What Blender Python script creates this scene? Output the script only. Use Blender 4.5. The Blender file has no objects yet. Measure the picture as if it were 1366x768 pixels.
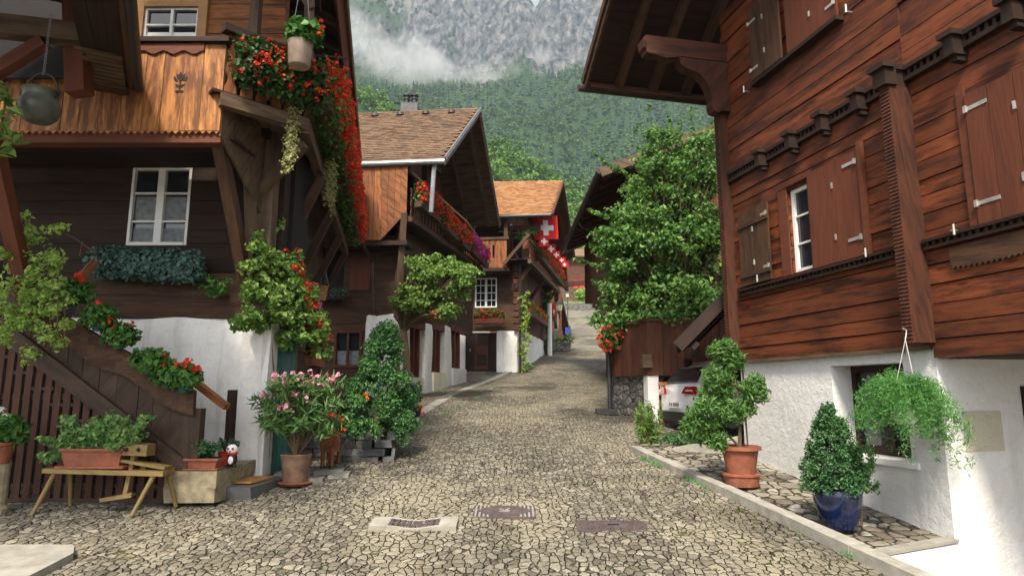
import bpy, math, random
import numpy as np
from mathutils import Vector as V
random.seed(7); RG = np.random.default_rng(7)
SC = bpy.context.scene
COL = SC.collection
R = math.radians
# ---------------------------------------------------------------- camera model
TILT = R(9.1); FPX = 850.0
CT, ST = math.cos(TILT), math.sin(TILT)
def ray(px, py):
    u = (px-683)/FPX; v = (384-py)/FPX
    return V((u, CT-v*ST, ST+v*CT))
def at(px, py, Y):
    r = ray(px, py); return r*(Y/r.y)
def gz(Y):                                   # height of the sloping street at distance Y
    if Y < 25: return -2.18+.1*Y
    return -4.14+.17*Y if Y > 31 else -2.18+.1*Y+(.07/12)*(Y-25)**2
def sidew(Y): return -2.42+.13*Y             # raised pavement on the right
def gat(px, Y): 
    p = at(px, 500, Y); return V((p.x, Y, gz(Y)))
cam = bpy.data.cameras.new('camera'); camo = bpy.data.objects.new('camera', cam); COL.objects.link(camo)
cam.sensor_width = 36; cam.lens = 36*FPX/1366; cam.clip_start = .05; cam.clip_end = 6000
camo.rotation_euler = (math.pi/2+TILT, 0, 0); SC.camera = camo

# ---------------------------------------------------------------- mesh collector
class MB:
    def __init__(s): s.v=[]; s.n=0; s.loops=[]; s.tot=[]; s.uv=[]; s.mi=[]
    def add(s, verts, faces, uvs=None, mi=0):
        verts = np.asarray(verts, float); b = s.n; s.v.append(verts); s.n += len(verts)
        if isinstance(faces, np.ndarray):
            s.loops.append((faces+b).ravel()); s.tot.append(np.full(len(faces), faces.shape[1]))
            s.uv.append(np.zeros((faces.size, 2)) if uvs is None else uvs); s.mi.append(np.full(len(faces), mi))
        else:
            l = [i+b for f in faces for i in f]
            s.loops.append(np.array(l)); s.tot.append(np.array([len(f) for f in faces]))
            s.uv.append(np.zeros((len(l), 2)) if uvs is None else np.asarray(uvs, float)); s.mi.append(np.full(len(faces), mi))
    def box8(s, P, g=0, mi=0, jit=0):
        """P: 8 corners indexed by bits (a,b,c); g = grain axis"""
        P = [V(p) for p in P]
        if jit: P = [p+V((random.uniform(-jit,jit),random.uniform(-jit,jit),random.uniform(-jit,jit))) for p in P]
        ax = [(P[1]-P[0]), (P[2]-P[0]), (P[4]-P[0])]
        L = [a.length or 1e-6 for a in ax]; ax = [a/l for a, l in zip(ax, L)]
        o1, o2 = [i for i in range(3) if i != g]
        ou = random.uniform(0, 40); ov = random.uniform(0, 40)
        uvv = []
        for p in P:
            d = p-P[0]; uvv.append((ou+d.dot(ax[g]), ov+d.dot(ax[o1])+d.dot(ax[o2])))
        F = [(0,2,3,1),(4,5,7,6),(0,1,5,4),(2,6,7,3),(0,4,6,2),(1,3,7,5)]
        s.add([tuple(p) for p in P], F, [uvv[i] for f in F for i in f], mi)
    def bx(s, o, u, w, n, a, b, c, g=0, mi=0, jit=0):
        o=V(o); P=[]
        for k in range(8):
            P.append(o+u*a[k&1]+w*b[(k>>1)&1]+n*c[(k>>2)&1])
        s.box8(P, g, mi, jit)
    def box(s, c, size, rz=0, g=0, mi=0, jit=0):
        c=V(c); u=V((math.cos(rz),math.sin(rz),0)); w=V((-math.sin(rz),math.cos(rz),0)); h=[x/2 for x in size]
        s.bx(c,u,w,V((0,0,1)),(-h[0],h[0]),(-h[1],h[1]),(-h[2],h[2]),g,mi,jit)
    def beam(s, p, q, w, h, up=V((0,0,1)), mi=0, jit=.003):
        p=V(p); q=V(q); d=(q-p); L=d.length; d/=L
        sd=d.cross(up)
        if sd.length<1e-4: sd=d.cross(V((1,0,0)))
        sd.normalize(); u2=sd.cross(d)
        s.bx(p,d,sd,u2,(0,L),(-w/2,w/2),(-h/2,h/2),0,mi,jit)
    def prism(s, poly, ext, mi=0):
        """planar polygon (3D points) extruded by ext"""
        poly=[V(p) for p in poly]; ext=V(ext); n=len(poly)
        vs=[tuple(p) for p in poly]+[tuple(p+ext) for p in poly]
        F=[tuple(range(n))[::-1], tuple(range(n,2*n))]+[(i,(i+1)%n,n+(i+1)%n,n+i) for i in range(n)]
        ou=random.uniform(0,30); mn=poly[0]
        # grain along longest extent
        D=max(((a-b) for a in poly for b in poly), key=lambda t:t.length).normalized() if n<=10 else (poly[n//2]-poly[0]).normalized()
        N=ext.normalized(); B=N.cross(D)
        uvv=[(ou+(V(p)-mn).dot(D),(V(p)-mn).dot(B)+(V(p)-mn).dot(N)) for p in vs]
        s.add(vs,F,[uvv[i] for f in F for i in f],mi)
    def tube(s, pts, rad, n=8, mi=0, cap=True):
        pts=[V(p) for p in pts]
        if not hasattr(rad,'__len__'): rad=[rad]*len(pts)
        vs=[]; T0=None
        x=None
        for i,p in enumerate(pts):
            t=(pts[min(i+1,len(pts)-1)]-pts[max(i-1,0)]).normalized()
            if x is None:
                x=t.cross(V((0,0,1)))
                if x.length<.05: x=t.cross(V((1,0,0)))
            x=(x-t*x.dot(t)).normalized(); y=t.cross(x)
            for k in range(n):
                a=2*math.pi*k/n; vs.append(tuple(p+(x*math.cos(a)+y*math.sin(a))*rad[i]))
        F=[];UV=[];Ls=[0]
        for i in range(1,len(pts)): Ls.append(Ls[-1]+(pts[i]-pts[i-1]).length)
        ou=random.uniform(0,30)
        for i in range(len(pts)-1):
            for k in range(n):
                F.append((i*n+k,i*n+(k+1)%n,(i+1)*n+(k+1)%n,(i+1)*n+k))
                r0=max(rad[i],.005); c=2*math.pi*r0/n
                UV+=[(ou+Ls[i],c*k),(ou+Ls[i],c*(k+1)),(ou+Ls[i+1],c*(k+1)),(ou+Ls[i+1],c*k)]
        if cap:
            F.append(tuple(range(n))[::-1]); UV+=[(0,0)]*n
            F.append(tuple(range((len(pts)-1)*n,len(pts)*n))); UV+=[(0,0)]*n
        s.add(vs,F,UV,mi)
    def lathe(s, c, prof, n=28, mi=0, sx=1, sy=1, axis=None):
        c=V(c); vs=[]; F=[]
        for r,z in prof:
            for k in range(n):
                a=2*math.pi*k/n; vs.append((c.x+r*sx*math.cos(a),c.y+r*sy*math.sin(a),c.z+z))
        m=len(prof)
        for i in range(m-1):
            for k in range(n): F.append((i*n+k,i*n+(k+1)%n,(i+1)*n+(k+1)%n,(i+1)*n+k))
        F.append(tuple(range(n))[::-1]); F.append(tuple(range((m-1)*n,m*n)))
        s.add(vs,F,None,mi)
    def blob(s, c, r, n=12, mi=0, M=None):
        """ellipsoid r=(rx,ry,rz), optional 3x3 frame"""
        c=V(c); vs=[]; F=[]; m=n//2+1
        for i in range(m+1):
            th=math.pi*i/m
            for k in range(n):
                a=2*math.pi*k/n; p=V((r[0]*math.sin(th)*math.cos(a),r[1]*math.sin(th)*math.sin(a),r[2]*math.cos(th)))
                if M is not None: p=M@p
                vs.append(tuple(c+p))
        for i in range(m):
            for k in range(n): F.append((i*n+k,(i+1)*n+k,(i+1)*n+(k+1)%n,i*n+(k+1)%n))
        s.add(vs,F,None,mi)
    def leaves(s, P, size, aspect=.6, up=.5, out=None, outw=.6, fold=.18, mi=0, droop=0, T=None, tw=0):
        """one folded rhombic leaf at each point of P (N,3)"""
        P=np.asarray(P,float); N=len(P)
        if N==0: return
        nr=RG.normal(size=(N,3)); nr[:,2]+=up*2
        if out is not None: nr+=np.asarray(out)*outw*2
        nr/=np.linalg.norm(nr,axis=1)[:,None]+1e-9
        t=RG.normal(size=(N,3))
        if T is not None: t=t*(1-tw)+np.asarray(T)*tw*2
        t[:,2]-=droop*2
        t-=nr*(t*nr).sum(1)[:,None]; t/=np.linalg.norm(t,axis=1)[:,None]+1e-9
        b=np.cross(nr,t)
        L=(size*RG.uniform(.45,1.4,N))[:,None]; W=L*aspect
        v=np.empty((N,4,3))
        v[:,0]=P-t*L*.5; v[:,1]=P+b*W*.5+nr*W*fold-t*L*.05; v[:,2]=P+t*L*.5-nr*L*.12; v[:,3]=P-b*W*.5+nr*W*fold-t*L*.05
        s.add(v.reshape(-1,3),np.arange(4*N).reshape(N,4),None,mi)
    def heads(s, C, r, k=9, petal=.5, mi=0, up=.3):
        """flower heads: k petals spread round every centre"""
        C=np.asarray(C,float); N=len(C)
        if N==0: return
        d=RG.normal(size=(N,k,3)); d[...,2]+=up; d/=np.linalg.norm(d,axis=2)[...,None]
        rr=(r*RG.uniform(.7,1.25,N))[:,None,None]
        P=(C[:,None]+d*rr*.7).reshape(-1,3)
        s.leaves(P,r*petal*2,aspect=.95,up=0,out=d.reshape(-1,3),outw=1.6,fold=.1,mi=mi)
    def build(s, name, mat, parent=None, smooth=False, **tags):
        me=bpy.data.meshes.new(name)
        if s.v:
            v=np.concatenate(s.v); org=np.zeros(3)
            p=parent
            while p is not None: org+=np.array(p.location); p=p.parent
            v=v-org
            lo=np.concatenate(s.loops); tt=np.concatenate(s.tot)
            me.vertices.add(len(v)); me.vertices.foreach_set('co',v.ravel())
            me.loops.add(len(lo)); me.loops.foreach_set('vertex_index',lo.astype(np.int32))
            me.polygons.add(len(tt)); st=np.concatenate([[0],np.cumsum(tt)[:-1]])
            me.polygons.foreach_set('loop_start',st.astype(np.int32)); me.polygons.foreach_set('loop_total',tt.astype(np.int32))
            me.polygons.foreach_set('material_index',np.concatenate(s.mi).astype(np.int32))
            ul=me.uv_layers.new(name='UVMap'); ul.data.foreach_set('uv',np.concatenate(s.uv).ravel())
            me.polygons.foreach_set('use_smooth',np.full(len(tt),bool(smooth)))
            me.update(calc_edges=True)
            if smooth=='auto' or smooth is True: pass
        for m in (mat if isinstance(mat,(list,tuple)) else [mat]): me.materials.append(m)
        o=bpy.data.objects.new(name,me); COL.objects.link(o)
        if parent is not None: o.parent=parent
        if smooth=='auto':
            try: me.set_sharp_from_angle(angle=R(38))
            except Exception: pass
        for k,x in tags.items(): o[k]=x
        return o
def blooms(T,C,r,mat,k=9,petal=.42):
    C=list(C)
    if len(C)>100:
        b=MB(); b.heads(C,r,k,petal); b.build('flowers',mat,T,kind='stuff'); return
    for c in C:
        b=MB(); b.heads([c],r,k,petal); b.build('flower',mat,T)
def thing(name, label, cat, loc, group=None):
    o=bpy.data.objects.new(name,None); COL.objects.link(o); o.location=loc; o.empty_display_size=.1
    o['label']=label; o['category']=cat
    if group: o['group']=group
    return o
class Fr:
    """upright frame: o base, u along, n outwards"""
    def __init__(s,o,u,n=None):
        s.o=V(o); s.u=V((u[0],u[1],0)).normalized(); s.z=V((0,0,1))
        s.n=V((s.u.y,-s.u.x,0)) if n is None else V((n[0],n[1],0)).normalized()
    def p(s,a,b,c): return s.o+s.u*a+s.n*b+s.z*c
    def pix(s,px,py,off=0):
        r=ray(px,py); t=(s.o.dot(s.n)+off)/r.dot(s.n); q=r*t
        return (q-s.o).dot(s.u), q.z-s.o.z
    def bx(s,mb,a,z,b,g=0,mi=0,jit=.002): mb.bx(s.o,s.u,s.z,s.n,a,z,b,g,mi,jit)
    def planks(s,mb,a,z,b,bw=.2,holes=(),vert=False,gap=.006,jit=.007,top=None,mi=0,bot=None):
        """boarding over a rectangle a x z of the frame, thickness b, with holes (a0,z0,a1,z1)"""
        u,w=(s.z,s.u) if vert else (s.u,s.z)
        A,Z=(z,a) if vert else (a,z)
        H=[(h[1],h[0],h[3],h[2]) if vert else h for h in holes]
        n=max(1,round((Z[1]-Z[0])/bw)); ed=[Z[0]+(Z[1]-Z[0])*i/n+(random.uniform(-.12,.12)*bw if 0<i<n else 0) for i in range(n+1)]
        cuts=sorted(set([x for h in H for x in (h[1],h[3])]))
        for i in range(n):
            z0,z1=ed[i],ed[i+1]; cs=[z0]+[c for c in cuts if z0+.01<c<z1-.01]+[z1]
            j=random.uniform(-jit,jit)
            a0,a1=A
            if top: a1=top((z0+z1)/2)
            if bot: a0=bot((z0+z1)/2)
            if a1-a0<.02: continue
            for q in range(len(cs)-1):
                y0,y1=cs[q],cs[q+1]; m=(y0+y1)/2
                iv=[(a0,a1)]
                for h in H:
                    if h[1]<m<h[3]:
                        nv=[]
                        for p0,p1 in iv:
                            if h[2]<=p0 or h[0]>=p1: nv.append((p0,p1)); continue
                            if h[0]>p0: nv.append((p0,h[0]))
                            if h[2]<p1: nv.append((h[2],p1))
                        iv=nv
                g0=gap/2 if q==0 else 0; g1=gap/2 if q==len(cs)-2 else 0
                if (top or bot) and len(iv)==1:
                    P=[]
                    for k in range(8):
                        y=(y1-g1) if k&2 else (y0+g0)
                        e=(top(y) if top else A[1]) if k&1 else (bot(y) if bot else A[0])
                        P.append(s.o+u*e+w*y+s.n*((b[1]+j) if k&4 else b[0]))
                    mb.box8(P,0,mi,.0015); continue
                for p0,p1 in iv:
                    if p1-p0>.01: mb.bx(s.o,u,w,s.n,(p0,p1),(y0+g0,y1-g1),(b[0],b[1]+j),0,mi,.0015)
# ---------------------------------------------------------------- materials
def nt(name):
    m=bpy.data.materials.new(name); m.use_nodes=True; t=m.node_tree
    return m,t,t.nodes['Principled BSDF']
def N(t,k,**kw):
    n=t.nodes.new(k)
    for a,b in kw.items():
        if a in n.bl_rna.properties: setattr(n,a,b)
        else: n.inputs[a.replace('_',' ')].default_value=b
    return n
def ramp(t,fac,stops):
    r=t.nodes.new('ShaderNodeValToRGB'); e=r.color_ramp.elements
    while len(e)<len(stops): e.new(.5)
    for x,(p,c) in zip(e,stops): x.position=p; x.color=(*c,1) if len(c)==3 else c
    t.links.new(fac,r.inputs[0]); return r.outputs[0]
def mix(t,fac,a,b,mode='MIX'):
    n=t.nodes.new('ShaderNodeMix'); n.data_type='RGBA'; n.blend_type=mode
    for i,x in ((0,fac),(6,a),(7,b)):
        if hasattr(x,'is_linked') or isinstance(x,bpy.types.NodeSocket): t.links.new(x,n.inputs[i])
        else: n.inputs[i].default_value=x if i==0 else ((*x,1) if len(x)==3 else x)
    return n.outputs[2]
def mth(t,op,a,b=None):
    n=t.nodes.new('ShaderNodeMath'); n.operation=op
    for i,x in enumerate((a,b)):
        if x is None: continue
        if isinstance(x,bpy.types.NodeSocket): t.links.new(x,n.inputs[i])
        else: n.inputs[i].default_value=x
    return n.outputs[0]
def bump(t,bs,h,st,dist=.02):
    b=t.nodes.new('ShaderNodeBump'); b.inputs['Strength'].default_value=st; b.inputs['Distance'].default_value=dist
    t.links.new(h,b.inputs['Height']); t.links.new(b.outputs[0],bs.inputs['Normal'])
def noise(t,vec,scale,detail=4,rough=.55):
    n=N(t,'ShaderNodeTexNoise'); n.inputs['Scale'].default_value=scale; n.inputs['Detail'].default_value=detail; n.inputs['Roughness'].default_value=rough
    if vec is not None: t.links.new(vec,n.inputs['Vector'])
    return n.outputs[0]
def mapped(t,src,sc):
    c=t.nodes.new('ShaderNodeTexCoord'); m=t.nodes.new('ShaderNodeMapping'); m.inputs['Scale'].default_value=sc
    t.links.new(c.outputs[src],m.inputs[0]); return m.outputs[0]
def wood(name,c1,c2,c3,stain=.5,lo=.45,rough=.7,grain=22,spec=.3,knots=True,var=.5):
    """c1 light, c2 mid, c3 weathered/dark stain"""
    m,t,b=nt(name)
    g=noise(t,mapped(t,'UV',(1.1,grain,1)),1.0,7,.62)
    col=ramp(t,g,[(.3,c2),(.52,c1),(.7,c2)])
    gi=t.nodes.new('ShaderNodeNewGeometry'); rnd=gi.outputs['Random Per Island']
    col=mix(t,mth(t,'MULTIPLY',rnd,var),col,mix(t,.55,c2,c3))
    st=noise(t,mapped(t,'UV',(1.0,6.0,1)),1.2,8,.7)
    col=mix(t,ramp(t,st,[(lo,(0,0,0)),(lo+.15,(stain,)*3)]),col,c3)
    if knots:
        vo=N(t,'ShaderNodeTexVoronoi'); vo.inputs['Scale'].default_value=1.0
        t.links.new(mapped(t,'UV',(1.6,5.5,1)),vo.inputs['Vector'])
        col=mix(t,ramp(t,vo.outputs['Distance'],[(.06,(.85,)*3),(.14,(0,0,0))]),col,[x*.35 for x in c2])
    fine=noise(t,mapped(t,'UV',(6,130,1)),1.0,3,.6)
    col=mix(t,mth(t,'MULTIPLY',fine,.6),col,[x*.35 for x in c2])
    t.links.new(col,b.inputs['Base Color']); b.inputs['Roughness'].default_value=rough
    b.inputs['Specular IOR Level'].default_value=spec
    h=mth(t,'ADD',g,mth(t,'MULTIPLY',fine,.6)); bump(t,b,h,.5,.008)
    return m
def plain(name,c,rough=.6,metal=0,var=.15,sc=6,bmp=0,spec=.5,coat=0):
    m,t,b=nt(name)
    n=noise(t,mapped(t,'Object',(1,1,1)),sc,6,.6)
    col=mix(t,ramp(t,n,[(.35,(0,0,0)),(.7,(1,1,1))]),[x*(1-var) for x in c],[min(1,x*(1+var)) for x in c])
    t.links.new(col,b.inputs['Base Color']); b.inputs['Roughness'].default_value=rough; b.inputs['Metallic'].default_value=metal
    b.inputs['Specular IOR Level'].default_value=spec
    if coat: b.inputs['Coat Weight'].default_value=coat
    if bmp: bump(t,b,n,bmp,.02)
    return m
def leafmat(name,cols,trans=.35,rough=.5,cs=2.2,ca=.5):
    """cols: dark..light list, picked at random for each leaf"""
    m,t,b=nt(name)
    gi=t.nodes.new('ShaderNodeNewGeometry')
    k=len(cols)
    col=ramp(t,gi.outputs['Random Per Island'],[(i/(k-1) if k>1 else 0,c) for i,c in enumerate(cols)])
    cl=noise(t,mapped(t,'Object',(1,1,1)),cs,3,.55)
    col=mix(t,ramp(t,cl,[(.4,(0,0,0)),(.65,(ca,ca,ca))]),col,cols[-1])
    if cs<1: col=mix(t,ramp(t,cl,[(.3,(.75,.75,.75)),(.5,(0,0,0))]),col,[x*.5 for x in cols[0]])  # forests only: dark patches put light-and-shade contrast into the leaf colour
    t.links.new(col,b.inputs['Base Color']); b.inputs['Roughness'].default_value=rough; b.inputs['Specular IOR Level'].default_value=.35
    tr=t.nodes.new('ShaderNodeBsdfTranslucent'); t.links.new(col,tr.inputs[0])
    ms=t.nodes.new('ShaderNodeMixShader'); ms.inputs[0].default_value=trans
    t.links.new(b.outputs[0],ms.inputs[1]); t.links.new(tr.outputs[0],ms.inputs[2])
    t.links.new(ms.outputs[0],t.nodes['Material Output'].inputs[0])
    return m
def plaster(name,c,warm,bs=.6,stk=.3):
    m,t,b=nt(name)
    v=mapped(t,'Object',(1,1,1))
    n1=noise(t,v,1.3,6,.6); n2=noise(t,v,9,5,.6); n3=noise(t,v,38,4,.55)
    col=mix(t,ramp(t,n1,[(.45,(0,0,0)),(.75,(.8,.8,.8))]),c,warm)
    col=mix(t,ramp(t,n2,[(.5,(0,0,0)),(.8,(.25,.25,.25))]),col,[x*.6 for x in warm])
    sk=noise(t,mapped(t,'Object',(2.6,2.6,.35)),1.6,6,.65)
    col=mix(t,ramp(t,sk,[(.54,(0,0,0)),(.72,(stk,)*3)]),col,(.3,.27,.22))
    t.links.new(col,b.inputs['Base Color']); b.inputs['Roughness'].default_value=.85; b.inputs['Specular IOR Level'].default_value=.2
    bump(t,b,mth(t,'ADD',mth(t,'MULTIPLY',n2,1.6),mth(t,'MULTIPLY',n3,.8)),bs,.02)
    return m
def cobble(name,scale,stretch,cols,joint,moss=.5,wet=True,jw=.05,disp=False):
    m,t,b=nt(name)
    v=mapped(t,'Object',stretch)
    w=N(t,'ShaderNodeTexNoise'); w.inputs['Scale'].default_value=2.2; t.links.new(v,w.inputs['Vector'])
    add=t.nodes.new('ShaderNodeVectorMath'); add.operation='MULTIPLY_ADD'; t.links.new(w.outputs['Color'],add.inputs[0]); add.inputs[1].default_value=(.16,.16,0); t.links.new(v,add.inputs[2])
    flat=t.nodes.new('ShaderNodeVectorMath'); flat.operation='MULTIPLY'; t.links.new(add.outputs[0],flat.inputs[0]); flat.inputs[1].default_value=(1,1,0)
    e=N(t,'ShaderNodeTexVoronoi'); e.feature='DISTANCE_TO_EDGE'; e.inputs['Scale'].default_value=scale; e.inputs['Randomness'].default_value=.66
    c=N(t,'ShaderNodeTexVoronoi'); c.inputs['Scale'].default_value=scale; c.inputs['Randomness'].default_value=.66
    for q in (e,c): t.links.new(flat.outputs[0],q.inputs['Vector'])
    sp=t.nodes.new('ShaderNodeSeparateColor'); t.links.new(c.outputs['Color'],sp.inputs[0])
    k=len(cols); stone=ramp(t,sp.outputs[0],[(i/(k-1),x) for i,x in enumerate(cols)])
    fn=noise(t,v,26,5,.65); big=noise(t,v,.55,4,.6); mid=noise(t,v,2.6,4,.6)
    stone=mix(t,ramp(t,fn,[(.35,(.55,.55,.55)),(.65,(0,0,0))]),stone,[x*.5 for x in cols[0]])
    stone=mix(t,ramp(t,big,[(.45,(0,0,0)),(.62,(.55,.55,.55))]),stone,[cols[-1][0]*.95,cols[-1][1]*.92,cols[-1][2]*.85])
    jn=ramp(t,mth(t,'ADD',e.outputs['Distance'],mth(t,'MULTIPLY',mth(t,'SUBTRACT',noise(t,v,5.5,3,.6),.5),.2)),[(jw*.35,(1,1,1)),(jw*1.25,(0,0,0))])
    gm=noise(t,v,1.1,4,.6)
    jc=mix(t,ramp(t,gm,[(.5,(0,0,0)),(.66,(moss,moss,moss))]),joint,(.075,.085,.02))
    col=mix(t,jn,stone,jc)
    if wet:
        wn=ramp(t,noise(t,v,.42,5,.6),[(.52,(0,0,0)),(.62,(.7,.7,.7))])
        col=mix(t,wn,col,mix(t,1.0,col,(.4,.4,.42),'MULTIPLY'))
        t.links.new(mth(t,'SUBTRACT',.72,mth(t,'MULTIPLY',wn,.4)),b.inputs['Roughness'])
    t.links.new(col,b.inputs['Base Color']); b.inputs['Roughness'].default_value=.72
    b.inputs['Specular IOR Level'].default_value=.35
    hh=mth(t,'ADD',ramp(t,e.outputs['Distance'],[(0,(0,0,0)),(jw*1.6,(.8,)*3),(.3,(1,1,1))]),mth(t,'ADD',mth(t,'MULTIPLY',fn,.25),mth(t,'MULTIPLY',sp.outputs[1],.35)))
    bump(t,b,hh,.6,.02)
    if disp:
        dn=t.nodes.new('ShaderNodeDisplacement'); dn.inputs['Midlevel'].default_value=1.0; dn.inputs['Scale'].default_value=.014
        t.links.new(hh,dn.inputs['Height']); t.links.new(dn.outputs[0],t.nodes['Material Output'].inputs['Displacement']); m.displacement_method='BOTH'
    return m
def stonewall(name,scale,cols,joint):
    m,t,b=nt(name)
    v=mapped(t,'Object',(1,1,1.7))
    e=N(t,'ShaderNodeTexVoronoi'); e.feature='DISTANCE_TO_EDGE'; e.inputs['Scale'].default_value=scale
    c=N(t,'ShaderNodeTexVoronoi'); c.inputs['Scale'].default_value=scale
    for q in (e,c): t.links.new(v,q.inputs['Vector'])
    sp=t.nodes.new('ShaderNodeSeparateColor'); t.links.new(c.outputs['Color'],sp.inputs[0])
    k=len(cols); stone=ramp(t,sp.outputs[0],[(i/(k-1),x) for i,x in enumerate(cols)])
    fn=noise(t,v,14,6,.65); stone=mix(t,ramp(t,fn,[(.4,(.6,.6,.6)),(.65,(0,0,0))]),stone,[x*.5 for x in cols[0]])
    col=mix(t,ramp(t,e.outputs['Distance'],[(.02,(1,1,1)),(.06,(0,0,0))]),stone,joint)
    t.links.new(col,b.inputs['Base Color']); b.inputs['Roughness'].default_value=.85
    bump(t,b,mth(t,'ADD',ramp(t,e.outputs['Distance'],[(0,(0,0,0)),(.12,(1,1,1))]),mth(t,'MULTIPLY',fn,.4)),1,.03)
    return m
def glassmat(name,c=(.02,.025,.03)):
    m,t,b=nt(name); b.inputs['Base Color'].default_value=(*c,1); b.inputs['Roughness'].default_value=.06; b.inputs['Specular IOR Level'].default_value=.8
    return m
def island(name,cols,rough=.8,bmp=.4,sc=20):
    m,t,b=nt(name); gi=t.nodes.new('ShaderNodeNewGeometry'); k=len(cols)
    col=ramp(t,gi.outputs['Random Per Island'],[(i/(k-1),c) for i,c in enumerate(cols)])
    n=noise(t,mapped(t,'Object',(1,1,1)),sc,5,.6); n2=noise(t,mapped(t,'Object',(1,1,1)),.8,4,.6)
    col=mix(t,ramp(t,n,[(.4,(.5,.5,.5)),(.65,(0,0,0))]),col,[x*.5 for x in cols[0]])
    col=mix(t,ramp(t,n2,[(.5,(0,0,0)),(.72,(.5,.5,.5))]),col,[x*.6 for x in cols[0]])
    t.links.new(col,b.inputs['Base Color']); b.inputs['Roughness'].default_value=rough; bump(t,b,n,bmp,.02)
    return m
M={}
M['red_log']=wood('red_log',(.31,.085,.031),(.15,.04,.017),(.022,.01,.007),stain=.9,rough=.6,grain=14,var=.7)
M['red_board']=wood('red_board',(.185,.055,.027),(.125,.036,.019),(.04,.016,.01),stain=.35,grain=20,knots=False,var=.25)
M['dark_log']=wood('dark_log',(.05,.022,.012),(.026,.012,.007),(.008,.005,.004),stain=.7,var=.5)
M['mid_log']=wood('mid_log',(.13,.065,.033),(.07,.033,.017),(.02,.011,.008),stain=.75,var=.5)
M['honey']=wood('honey',(.72,.33,.1),(.44,.155,.04),(.10,.034,.013),stain=.95,lo=.41,rough=.55,grain=14,var=.35)
M['grey_wood']=wood('grey_wood',(.2,.13,.08),(.11,.07,.042),(.03,.02,.014),stain=.7,var=.4)
M['stair_wood']=wood('stair_wood',(.1,.062,.04),(.062,.037,.025),(.022,.014,.01),stain=.6,var=.5)
M['slat_red']=wood('slat_red',(.12,.05,.03),(.08,.032,.02),(.03,.014,.01),stain=.5,knots=False)
M['bench_wood']=wood('bench_wood',(.40,.28,.11),(.27,.18,.065),(.1,.065,.028),stain=.5,grain=18)
M['tan']=wood('tan',(.52,.3,.12),(.44,.23,.085),(.28,.13,.05),stain=.3,knots=False,var=.2)
M['orange_wood']=wood('orange_wood',(.42,.16,.05),(.24,.075,.022),(.05,.02,.011),stain=.85)
M['shed_wood']=wood('shed_wood',(.17,.06,.03),(.1,.034,.018),(.03,.013,.009),stain=.6)
M['white']=plaster('white',(.68,.68,.68),(.57,.56,.54),.5)
M['old_white']=plaster('old_white',(.86,.85,.83),(.66,.63,.58),.5,.35)
M['cream']=plaster('cream',(.78,.74,.6),(.66,.6,.42))
M['paint']=plain('paint',(.78,.78,.76),.45,var=.04)
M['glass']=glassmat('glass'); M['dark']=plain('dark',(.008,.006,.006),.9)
M['curtain']=plain('curtain',(.2,.22,.24),.9,var=.3,sc=12)
M['red_dark']=wood('red_dark',(.13,.042,.02),(.075,.024,.012),(.02,.009,.006),stain=.8,grain=14)  # dark red of the posts; paints shade into the bracket under the eave
M['terra']=plain('terra',(.25,.08,.042),.75,var=.25,sc=9,bmp=.15)
M['terra_old']=plain('terra_old',(.22,.13,.085),.85,var=.35,sc=7,bmp=.2)
M['blue_glaze']=plain('blue_glaze',(.004,.011,.05),.2,var=.3,sc=5,coat=.6)
M['soil']=plain('soil',(.03,.02,.014),.95,var=.5,sc=30,bmp=.6)
M['steel']=plain('steel',(.55,.54,.5),.4,.6,var=.2,sc=20)
M['iron']=plain('iron',(.05,.05,.05),.5,.5,var=.3,sc=14)
M['zinc']=plain('zinc',(.3,.31,.33),.45,.7,var=.2)
M['copper']=plain('copper',(.06,.04,.035),.5,.5,var=.3)
M['kettle']=plain('kettle',(.10,.105,.088),.5,.5,var=.35,sc=9)
M['pewter']=plain('pewter',(.27,.2,.16),.6,.0,var=.25,sc=8)
M['stone']=stonewall('stone',4.5,[(.1,.1,.1),(.2,.19,.17),(.3,.28,.25)],(.035,.032,.028))
M['concrete']=plain('concrete',(.29,.275,.24),.85,var=.25,sc=5,bmp=.3)
M['slate']=plain('slate',(.085,.088,.09),.7,var=.3,sc=7,bmp=.3)
M['block']=plain('block',(.3,.25,.16),.9,var=.35,sc=8,bmp=.7)
M['mat']=plain('mat',(.42,.2,.05),.95,var=.25,sc=60,bmp=.5)
M['castiron']=plain('castiron',(.125,.095,.095),.5,.35,var=.3,sc=12,bmp=.2)
M['green_paint']=wood('green_paint',(.012,.085,.07),(.008,.06,.05),(.005,.035,.03),stain=.3,rough=.45,knots=False,var=.2)
M['cob']=cobble('cob',11.8,(1,.82,1),[(.105,.093,.07),(.165,.148,.115),(.22,.2,.158),(.32,.295,.235)],(.055,.048,.034),1.0,jw=.04,disp=True)
M['cob_far']=cobble('cob_far',7,(1,1,1),[(.22,.2,.16),(.3,.275,.22),(.36,.33,.27)],(.1,.09,.07),.3,False)
M['cob_side']=cobble('cob_side',5.6,(1,1.15,1),[(.07,.058,.045),(.15,.125,.095),(.25,.215,.17),(.38,.36,.32)],(.018,.016,.012),.5,False,.07,True)
M['lane']=cobble('lane',5,(1,1,1),[(.15,.14,.115),(.2,.185,.15),(.25,.235,.19)],(.1,.09,.07),.3,True)
M['ground']=plain('ground',(.12,.11,.08),.95,var=.4,sc=.5)
M['tile']=island('tile',[(.085,.047,.026),(.15,.088,.048),(.22,.135,.078),(.18,.108,.062)])
M['tile_org']=island('tile_org',[(.24,.1,.035),(.36,.17,.065),(.45,.24,.105)])
M['bark']=wood('bark',(.2,.14,.09),(.13,.085,.05),(.05,.033,.02),stain=.6,grain=9)
M['log_end']=island('log_end',[(.3,.1,.03),(.42,.17,.06),(.55,.27,.11),(.22,.08,.03)],sc=40)
M['car_white']=plain('car_white',(.8,.81,.82),.25,var=.02,coat=.8)
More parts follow.
